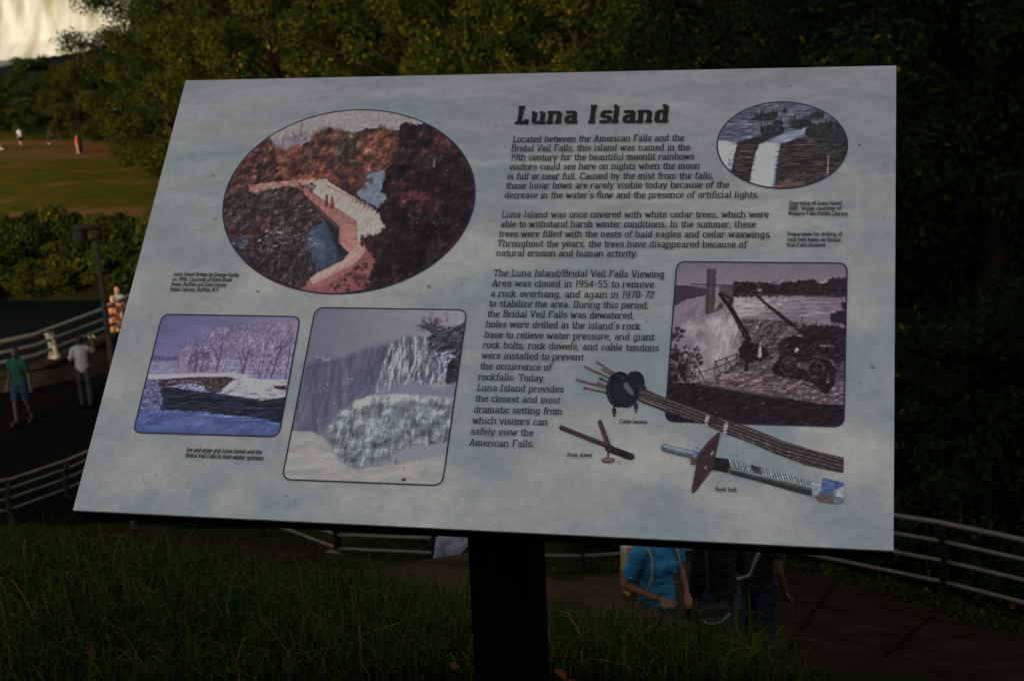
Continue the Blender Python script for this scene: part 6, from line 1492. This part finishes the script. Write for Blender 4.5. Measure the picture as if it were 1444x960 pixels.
# pair at the far end of the rail
person(pt(171, 460, 38.6)[0], 38.6, R_(165), 'taller of the two people at the far end of the stream rail, grey top', (.30, .15, .08), fabric('grey_green_cloth', (.11, .11, .08)), fabric('sand_cloth', (.16, .10, .06)), 'shorts', 1.56, z=ZP + .04, hem=.9)
person(pt(163, 460, 38.0)[0], 38.0, R_(190), 'smaller fair haired person at the far end of the stream rail in an orange top', (.34, .17, .09), fabric('orange_cloth', (.30, .11, .05)), fabric('tan_cloth', (.20, .11, .06)), 'shorts', 1.46, {'elR': (.25, .05, 1.14), 'wrR': (.16, .2, 1.05)}, z=ZP + .04, sleeve=.25, female=True)
# far lawn
def lawn(px, D, *a, **k): return person(pt(px, 200, D)[0], D, *a, **k)
lawn(29, 133, R_(60), 'distant walker in a white top and black shorts on the lawn path', (.28, .15, .09), fabric('pale_cloth', (.45, .45, .44)), fabric('black_cloth', (.015, .015, .016)), 'shorts', 1.68, voxel=.014, pose={'anR': (.1, .2, .12), 'anL': (-.1, -.2, .1)})
lawn(108, 122, R_(-80), 'distant person in a red top and bare legs beside the leaning trunk', (.30, .15, .09), fabric('red_cloth', (.45, .03, .04)), fabric('red_shorts_cloth', (.30, .10, .06)), 'brief', 1.66, voxel=.014, pose={'anR': (.1, .12, .1), 'anL': (-.1, -.12, .1)})
lawn(68, 136, R_(-70), 'distant person in dark clothes stooping beside the lawn path', (.10, .06, .04), M_shoe, fabric('dark_cloth', (.02, .02, .022)), 'trousers', 1.6, voxel=.014, pose={'chest': (0, .14, 1.24), 'neck': (0, .24, 1.36), 'head': (0, .32, 1.47), 'shL': (-.17, .2, 1.33), 'shR': (.17, .2, 1.33), 'elL': (-.2, .28, 1.06), 'elR': (.2, .28, 1.06), 'wrL': (-.15, .38, .84), 'wrR': (.15, .38, .84)}, shoe=M_paleshoe)
lawn(-2, 130, R_(-95), 'distant walker with bare orange lit legs at the left edge of the lawn', (.36, .16, .08), fabric('brown_cloth', (.05, .035, .03)), fabric('brown_shorts_cloth', (.06, .04, .035)), 'brief', 1.66, voxel=.014, shoe=M_paleshoe, pose={'anR': (.1, .22, .12), 'anL': (-.1, -.2, .1)})
# woman in blue on the steps
wz = g1(*pt(922, 900, 11)[:2])
nz_ = pt(915, 763, 11)[2] - 1.43
wb, JW, sW = person(pt(926, 800, 11)[0], 11, R_(208), 'woman in a bright blue shirt with a colourful backpack below the panel', (.11, .045, .024), fabric('bright_blue_cloth', (.016, .105, .20)), fabric('navy_cloth', (.02, .025, .045)), 'trousers', 1.70,
       {'elR': (.265, -.06, 1.115), 'wrR': (.10, .175, 1.04), 'elL': (-.27, -.06, 1.15), 'wrL': (-.20, .12, 1.02)}, z=max(nz_, wz), female=True, hem=.90, hair='long', voxel=.007, sleeve=.62)
def bag_panel_mat():
    m = bpy.data.materials.new('patterned_cloth'); m.use_nodes = True; n = m.node_tree.nodes; L = m.node_tree.links; b = n['Principled BSDF']; b.inputs['Roughness'].default_value = .8
    tc = n.new('ShaderNodeTexCoord'); v = n.new('ShaderNodeTexVoronoi'); v.inputs['Scale'].default_value = 11; L.new(tc.outputs['Object'], v.inputs['Vector'])
    r = n.new('ShaderNodeValToRGB'); r.color_ramp.interpolation = 'CONSTANT'; e = r.color_ramp.elements
    cs = [(.26, .20, .02), (.20, .015, .02), (.22, .07, .02), (.20, .20, .18), (.02, .09, .15), (.06, .13, .02)]
    e[0].color = (*cs[0], 1); e[1].position = .18; e[1].color = (*cs[1], 1)
    for i in range(2, 6): q = e.new(.18 * i); q.color = (*cs[i], 1)
    sp = n.new('ShaderNodeSeparateColor'); L.new(v.outputs['Color'], sp.inputs[0]); L.new(sp.outputs[0], r.inputs[0]); L.new(r.outputs[0], b.inputs['Base Color']); return m
def soft_box(c, size, ax, vx=.012, sm=10):
    mb = MB(); mb.box((0, 0, 0), size); me = remesh(mb.v[0], [np.concatenate(mb.f[4])], vx, sm)
    k = len(me.vertices); q = np.empty(k * 3, np.float32); me.vertices.foreach_get('co', q); q = q.reshape(-1, 3)
    q = q * (1 + .10 * (fbm(q[:, 0] * 9 + 3, q[:, 2] * 9 + q[:, 1] * 6, 3, 2) - .5))[:, None]
    q = q @ np.asarray(ax) + np.asarray(c); me.vertices.foreach_set('co', q.astype(np.float32).ravel()); me.update(); return me
def axes_of(o, tilt=0.):
    c, n = math.cos(o.rotation_euler.z), math.sin(o.rotation_euler.z); return np.array([[c, n, 0], [-n, c, 0], [0, 0, 1.]])
Mw = fabric('strap_white', (.13, .125, .115)); Mblk = fabric('bag_black', (.012, .012, .013))
bc = wpt(wb, (.03, -.20, 1.16)); bp_ = empty('backpack', bc - (0, 0, .2), 'colourful patterned backpack with white straps worn by the woman in blue', 'backpack')
link('bag_body', soft_box(bc, (.30, .15, .42), axes_of(wb)), bag_panel_mat(), bp_)
link('pocket', soft_box(bc + axes_of(wb)[1] * -.09 + (0, 0, -.08), (.26, .06, .2), axes_of(wb)), fabric('pocket_cloth', (.18, .045, .015)), bp_)
for q in (-1, 1):
    P = [wpt(wb, p) for p in ((q * .11, -.14, 1.40), (q * .115, -.06, 1.487), (q * .12, .03, 1.475), (q * .125, .125, 1.38), (q * .14, .145, 1.22), (q * .165, .09, 1.08), (q * .16, -.13, 1.02))]
    mb = MB(); mb.tube(P, .011, 6); mb.build('strap', Mw, bp_, smooth=True)
mb = MB(); th = np.linspace(0, 6.283, 18); w0 = wpt(wb, JW['wrR']); d = wpt(wb, JW['wrR']) - wpt(wb, JW['elR']); d /= np.linalg.norm(d); u = np.cross(d, (0, 0, 1)); u /= np.linalg.norm(u); v_ = np.cross(d, u)
mb.tube([w0 - d * .01 + .031 * (math.cos(t) * u + math.sin(t) * v_) for t in th], .006, 6)
tag(mb.build('bracelet', Mblk, None), 'thin dark bracelet on the wrist of the woman in blue', 'bracelet')
# woman in black with shoulder bag
zb = pt(1005, 836, 11.4)[2] - .93
wk, JK, sK = person(pt(1014, 820, 11.4)[0], 11.4, R_(20), 'woman in black top and blue jeans with a black shoulder bag under the panel', (.06, .03, .018), fabric('black_top_cloth', (.004, .004, .004)), fabric('jeans_cloth', (.012, .022, .040)), 'trousers', 1.72, {'elR': (.24, .0, 1.12), 'wrR': (.15, .2, 1.10)}, z=max(zb, g1(pt(1014, 820, 11.4)[0], 11.4)), female=True, hair='long', hem=.80, sleeve=2)
bc = wpt(wk, (-.16, -.17, .80)); sb = empty('shoulder_bag', bc - (0, 0, .14), 'black shoulder bag with a white edge hanging on the woman in black', 'bag')
link('bag_body', soft_box(bc, (.30, .11, .26), axes_of(wk)), Mblk, sb)
mb = MB(); mb.tube([bc + axes_of(wk)[0] * q - axes_of(wk)[1] * .06 + (0, 0, .06 - .07 * (1 - (q / .14) ** 2)) for q in np.linspace(-.14, .14, 9)], .010, 6); mb.build('piping', Mw, sb)
mb = MB(); mb.tube([bc + axes_of(wk)[0] * -.13 + (0, 0, .11), wpt(wk, (-.20, -.17, 1.10)), wpt(wk, (-.17, -.10, 1.42)), wpt(wk, (-.13, 0, 1.485)), wpt(wk, (-.15, .12, 1.36))], .012, 6); mb.build('strap', Mblk, sb)
# man with dark jacket over a white shirt
mk, JM, sM = person(pt(1068, 820, 12.3)[0], 12.3, R_(-40), 'man in a dark top and jeans with a white cloth at his side', (.05, .025, .015), fabric('dark_top_cloth', (.004, .004, .004)), fabric('dark_jeans_cloth', (.008, .011, .018)), 'trousers', 1.78, {'elL': (-.24, .03, 1.13), 'wrL': (-.12, .2, 1.08)}, z=max(pt(1068, 836, 12.3)[2] - .86, g1(pt(1068, 820, 12.3)[0], 12.3)), hem=.80, sleeve=.5)
mb = MB(); q = axes_of(mk)
mb.ball((-.05, -.01, 1.22), (.165, .155, .30)); mb.ball((-.05, 0, 1.02), (.16, .15, .22))
gm = remesh(np.concatenate(mb.v), [np.concatenate(f) for f in mb.f.values()], .012, 3); link('vest', gm, fabric('vest_cloth', (.010, .010, .011)), mk)
mb = MB(); mb.tube([wpt(mk, p) for p in ((.13, -.19, 1.33), (.05, -.21, 1.10), (-.08, -.19, 1.02), (-.2, -.10, 1.0))], .014, 6)
c_ = pt(1070, 812, 12.05); link('shirt_tail', soft_box(c_, (.085, .05, .28), np.eye(3)), fabric('pale_cloth_tail', (.13, .13, .16)), mk)
tag(mb.build('bag_strap', Mw, None), 'white strap slung round the man in the dark top', 'strap')
# walker behind the panel whose lower legs show
lx, ly = pt(1094, 800, 17.4)[:2]
person(lx, ly, R_(150), 'walker whose bare brown legs show beneath the panel right of the man', (.11, .04, .018), fabric('grey_cloth', (.12, .12, .12)), fabric('khaki_cloth', (.12, .09, .06)), 'shorts', 1.72, {'anR': (.06, .1, .11), 'anL': (-.05, -.1, .1)}, z=g1(lx, ly) + .06)
# person in a pale lavender shirt left of the post
zl = pt(645, 752, 10.6)[2] - 1.455; lx, ly = pt(660, 800, 10.6)[:2]
lv, JL, sL = person(lx, ly, R_(155), 'person in a pale lavender shirt behind the low wall left of the post', (.11, .06, .04), fabric('lavender_cloth', (.14, .14, .18)), fabric('grey_trouser_cloth', (.06, .06, .07)), 'trousers', 1.72, {'elR': (.26, .0, 1.15), 'wrR': (.2, .2, 1.05)}, z=max(zl, g1(lx, ly)), sleeve=.95)
mb = MB(); mb.tube([wpt(lv, p) for p in ((-.10, .10, 1.44), (.02, .145, 1.30), (.13, .13, 1.14), (.17, .0, 1.06), (.12, -.15, 1.2), (-.05, -.15, 1.40))], .014, 6)
tag(mb.build('bag_strap', Mblk, None), 'dark strap across the pale lavender shirt', 'strap')
# ------------------------------------------------------------------ grass, leaves, stones
def grass():
    rs = np.random.default_rng(99); n = 120000
    D = 2.95 + (6.3 - 2.95) * rs.uniform(0, 1, n) ** 1.05
    xr = rs.uniform(-.40, .40, n); x = xr * D; y = D
    # keep the blades in front of the low wall, ragged edge
    px = 722 + FPX * xr
    edge = np.interp(px, [-100, 100, 330, 430, 560, 690, 850, 960, 1030, 1070, 1110, 1400], [5.4, 5.4, 5.5, 5.45, 5.6, 5.7, 5.2, 4.8, 4.5, 4.2, 3.2, 2.5])
    dens = fbm(x * 2.2, y * 2.2, 5, 3)
    k = (y < edge - rs.uniform(0, .18, n)) & (rs.uniform(0, 1, n) < np.clip((dens - .25) * 3.2, .25, 1))
    x, y, dens = x[k], y[k], dens[k]; n = len(x); z = gz(x, y)
    h = rs.lognormal(math.log(.050), .48, n) * (.75 + dens * .6); h = np.minimum(h, .17)
    w = rs.uniform(.0013, .0038, n); az = rs.uniform(0, 6.283, n); ln = np.abs(rs.normal(.3, .42, n)).clip(0, 1.6) * h
    d = np.stack([np.cos(az), np.sin(az), 0 * az], 1); s = np.stack([-np.sin(az + rs.normal(0, .8, n)), np.cos(az), 0 * az], 1)
    B = np.stack([x, y, z - .004], 1); up = np.array([0, 0, 1.])
    m1 = B + d * (ln * .25)[:, None] + up * (h * .5)[:, None]; m2 = B + d * (ln * .62)[:, None] + up * (h * .82)[:, None]; t = B + d * (ln * 1.2)[:, None] + up * (h * (1 - .25 * ln / h))[:, None]
    sw = s * w[:, None]
    V = np.stack([B - sw, B + sw, m1 - sw * .85, m1 + sw * .85, m2 - sw * .55, m2 + sw * .55, t], 1).reshape(-1, 3)
    b = np.arange(n) * 7
    Fq = np.concatenate([np.stack([b, b + 1, b + 3, b + 2], 1), np.stack([b + 2, b + 3, b + 5, b + 4], 1)]); Ft = np.stack([b + 4, b + 5, b + 6], 1)
    c = np.array([(.011, .029, .0012), (.018, .038, .0016), (.006, .017, .0010), (.024, .040, .002)])[rs.integers(4, size=n)] * rs.uniform(.7, 1.25, n)[:, None]
    st = rs.uniform(0, 1, n) < .14; c[st] = np.array([.075, .05, .018]) * rs.uniform(.4, 1.1, st.sum())[:, None]
    me = np_mesh('grass', V, [Fq, Ft], np.repeat(c, 7, 0))
    m = leaf_mat('grass_blades')
    tag(link('grass', me, m, org=(0, 0, 0)), 'rough green grass with dry stalks on the slope in front of the path', 'grass', kind='stuff')
grass()
M_leafo = mat('dead_leaf', (.09, .032, .010), .7, (.05, .02, .008), 30, .3, .7)
def dead_leaf(px, py, L_, tilt, rz, label):
    L_ *= .62
    # find the ground under this picture point
    r = ray(px, py); t = np.linspace(2.5, 7, 900) / r[1]; q = r[None] * t[:, None]; i = np.argmax(q[:, 2] < gz(q[:, 0], q[:, 1]) + .045); c = q[i]
    V = []; n = 9
    for i in range(n):
        f = i / (n - 1); w = math.sin(math.pi * f) ** .7 * .32 * L_ * (1 + .18 * math.cos(f * 19))
        V += [(-w, (f - .5) * L_, w * .5 + .12 * L_ * (f - .5) ** 2), (0, (f - .5) * L_, .1 * L_ * (f - .5) ** 2), (w, (f - .5) * L_, w * .6 + .12 * L_ * (f - .5) ** 2)]
    V += [(-.004, -.5 * L_, 0), (.004, -.5 * L_, 0), (.003, -.8 * L_, .015), (-.003, -.8 * L_, .015)]
    F = [[3 * i + j, 3 * i + j + 1, 3 * i + j + 4, 3 * i + j + 3] for i in range(n - 1) for j in (0, 1)] + [[27, 28, 29, 30]]
    V = np.array([Matrix.Rotation(rz, 3, 'Z') @ Matrix.Rotation(tilt, 3, 'X') @ Vector(v) for v in V]) + c
    tag(link('fallen_leaf', np_mesh('fallen_leaf', V, np.array(F), smooth=True), M_leafo), label, 'leaf', 'fallen orange leaves in the grass')
for a in [(128, 916, .055, 1.0, .3, 'largest orange fallen leaf standing in the grass at the lower left'), (229, 858, .04, 1.1, 1.0, 'narrow orange fallen leaf upright in the middle of the left grass'), (226, 918, .045, .7, 2.0, 'orange fallen leaf near the bottom, second from the left'),
          (374, 919, .05, .8, .5, 'curled orange fallen leaf halfway between the left edge and the post'), (15, 870, .05, .4, 1.5, 'dull brown fallen leaf at the left edge of the grass'), (790, 952, .06, .6, 1.2, 'dark red brown leaf at the foot of the post on its right'), (380, 846, .04, .5, 2.4, 'small brown leaf near the grass crest left of the post'), (640, 940, .05, .5, .8, 'brown curled leaf close to the left side of the post')]:
    dead_leaf(*a)
M_rock = mat('pale_rock', (.07, .05, .036), .9, (.12, .09, .07), 7, .3, .7, .6, 30)
def stone(px, py, D, r, label, seed):
    rs = np.random.default_rng(seed); c = pt(px, py, D); c[2] = g1(c[0], c[1]) + r * .3
    mb = MB(); mb.ball((0, 0, 0), (r, r * .8, r * .6), 14, 9); V = mb.v[0]; V *= (1 + (fbm(V[:, 0] / r * 1.3 + seed, V[:, 1] / r * 1.3 + V[:, 2] / r, seed, 3) - .5) * .7)[:, None]; mb.v[0] = V + c
    tag(mb.build('stone', M_rock, None, smooth=True), label, 'stone', 'stones beside the path')
stone(417, 777, 22.5, .17, 'whitish stone at the foot of the sloping railing', 1); stone(344, 755, 21, .22, 'brown flat stone by the joint of the concrete path', 2); stone(470, 803, 20, .2, 'grey brown stone below the sloping railing post', 3); stone(452, 796, 21, .14, 'small brown stone beside the grey brown one', 4)
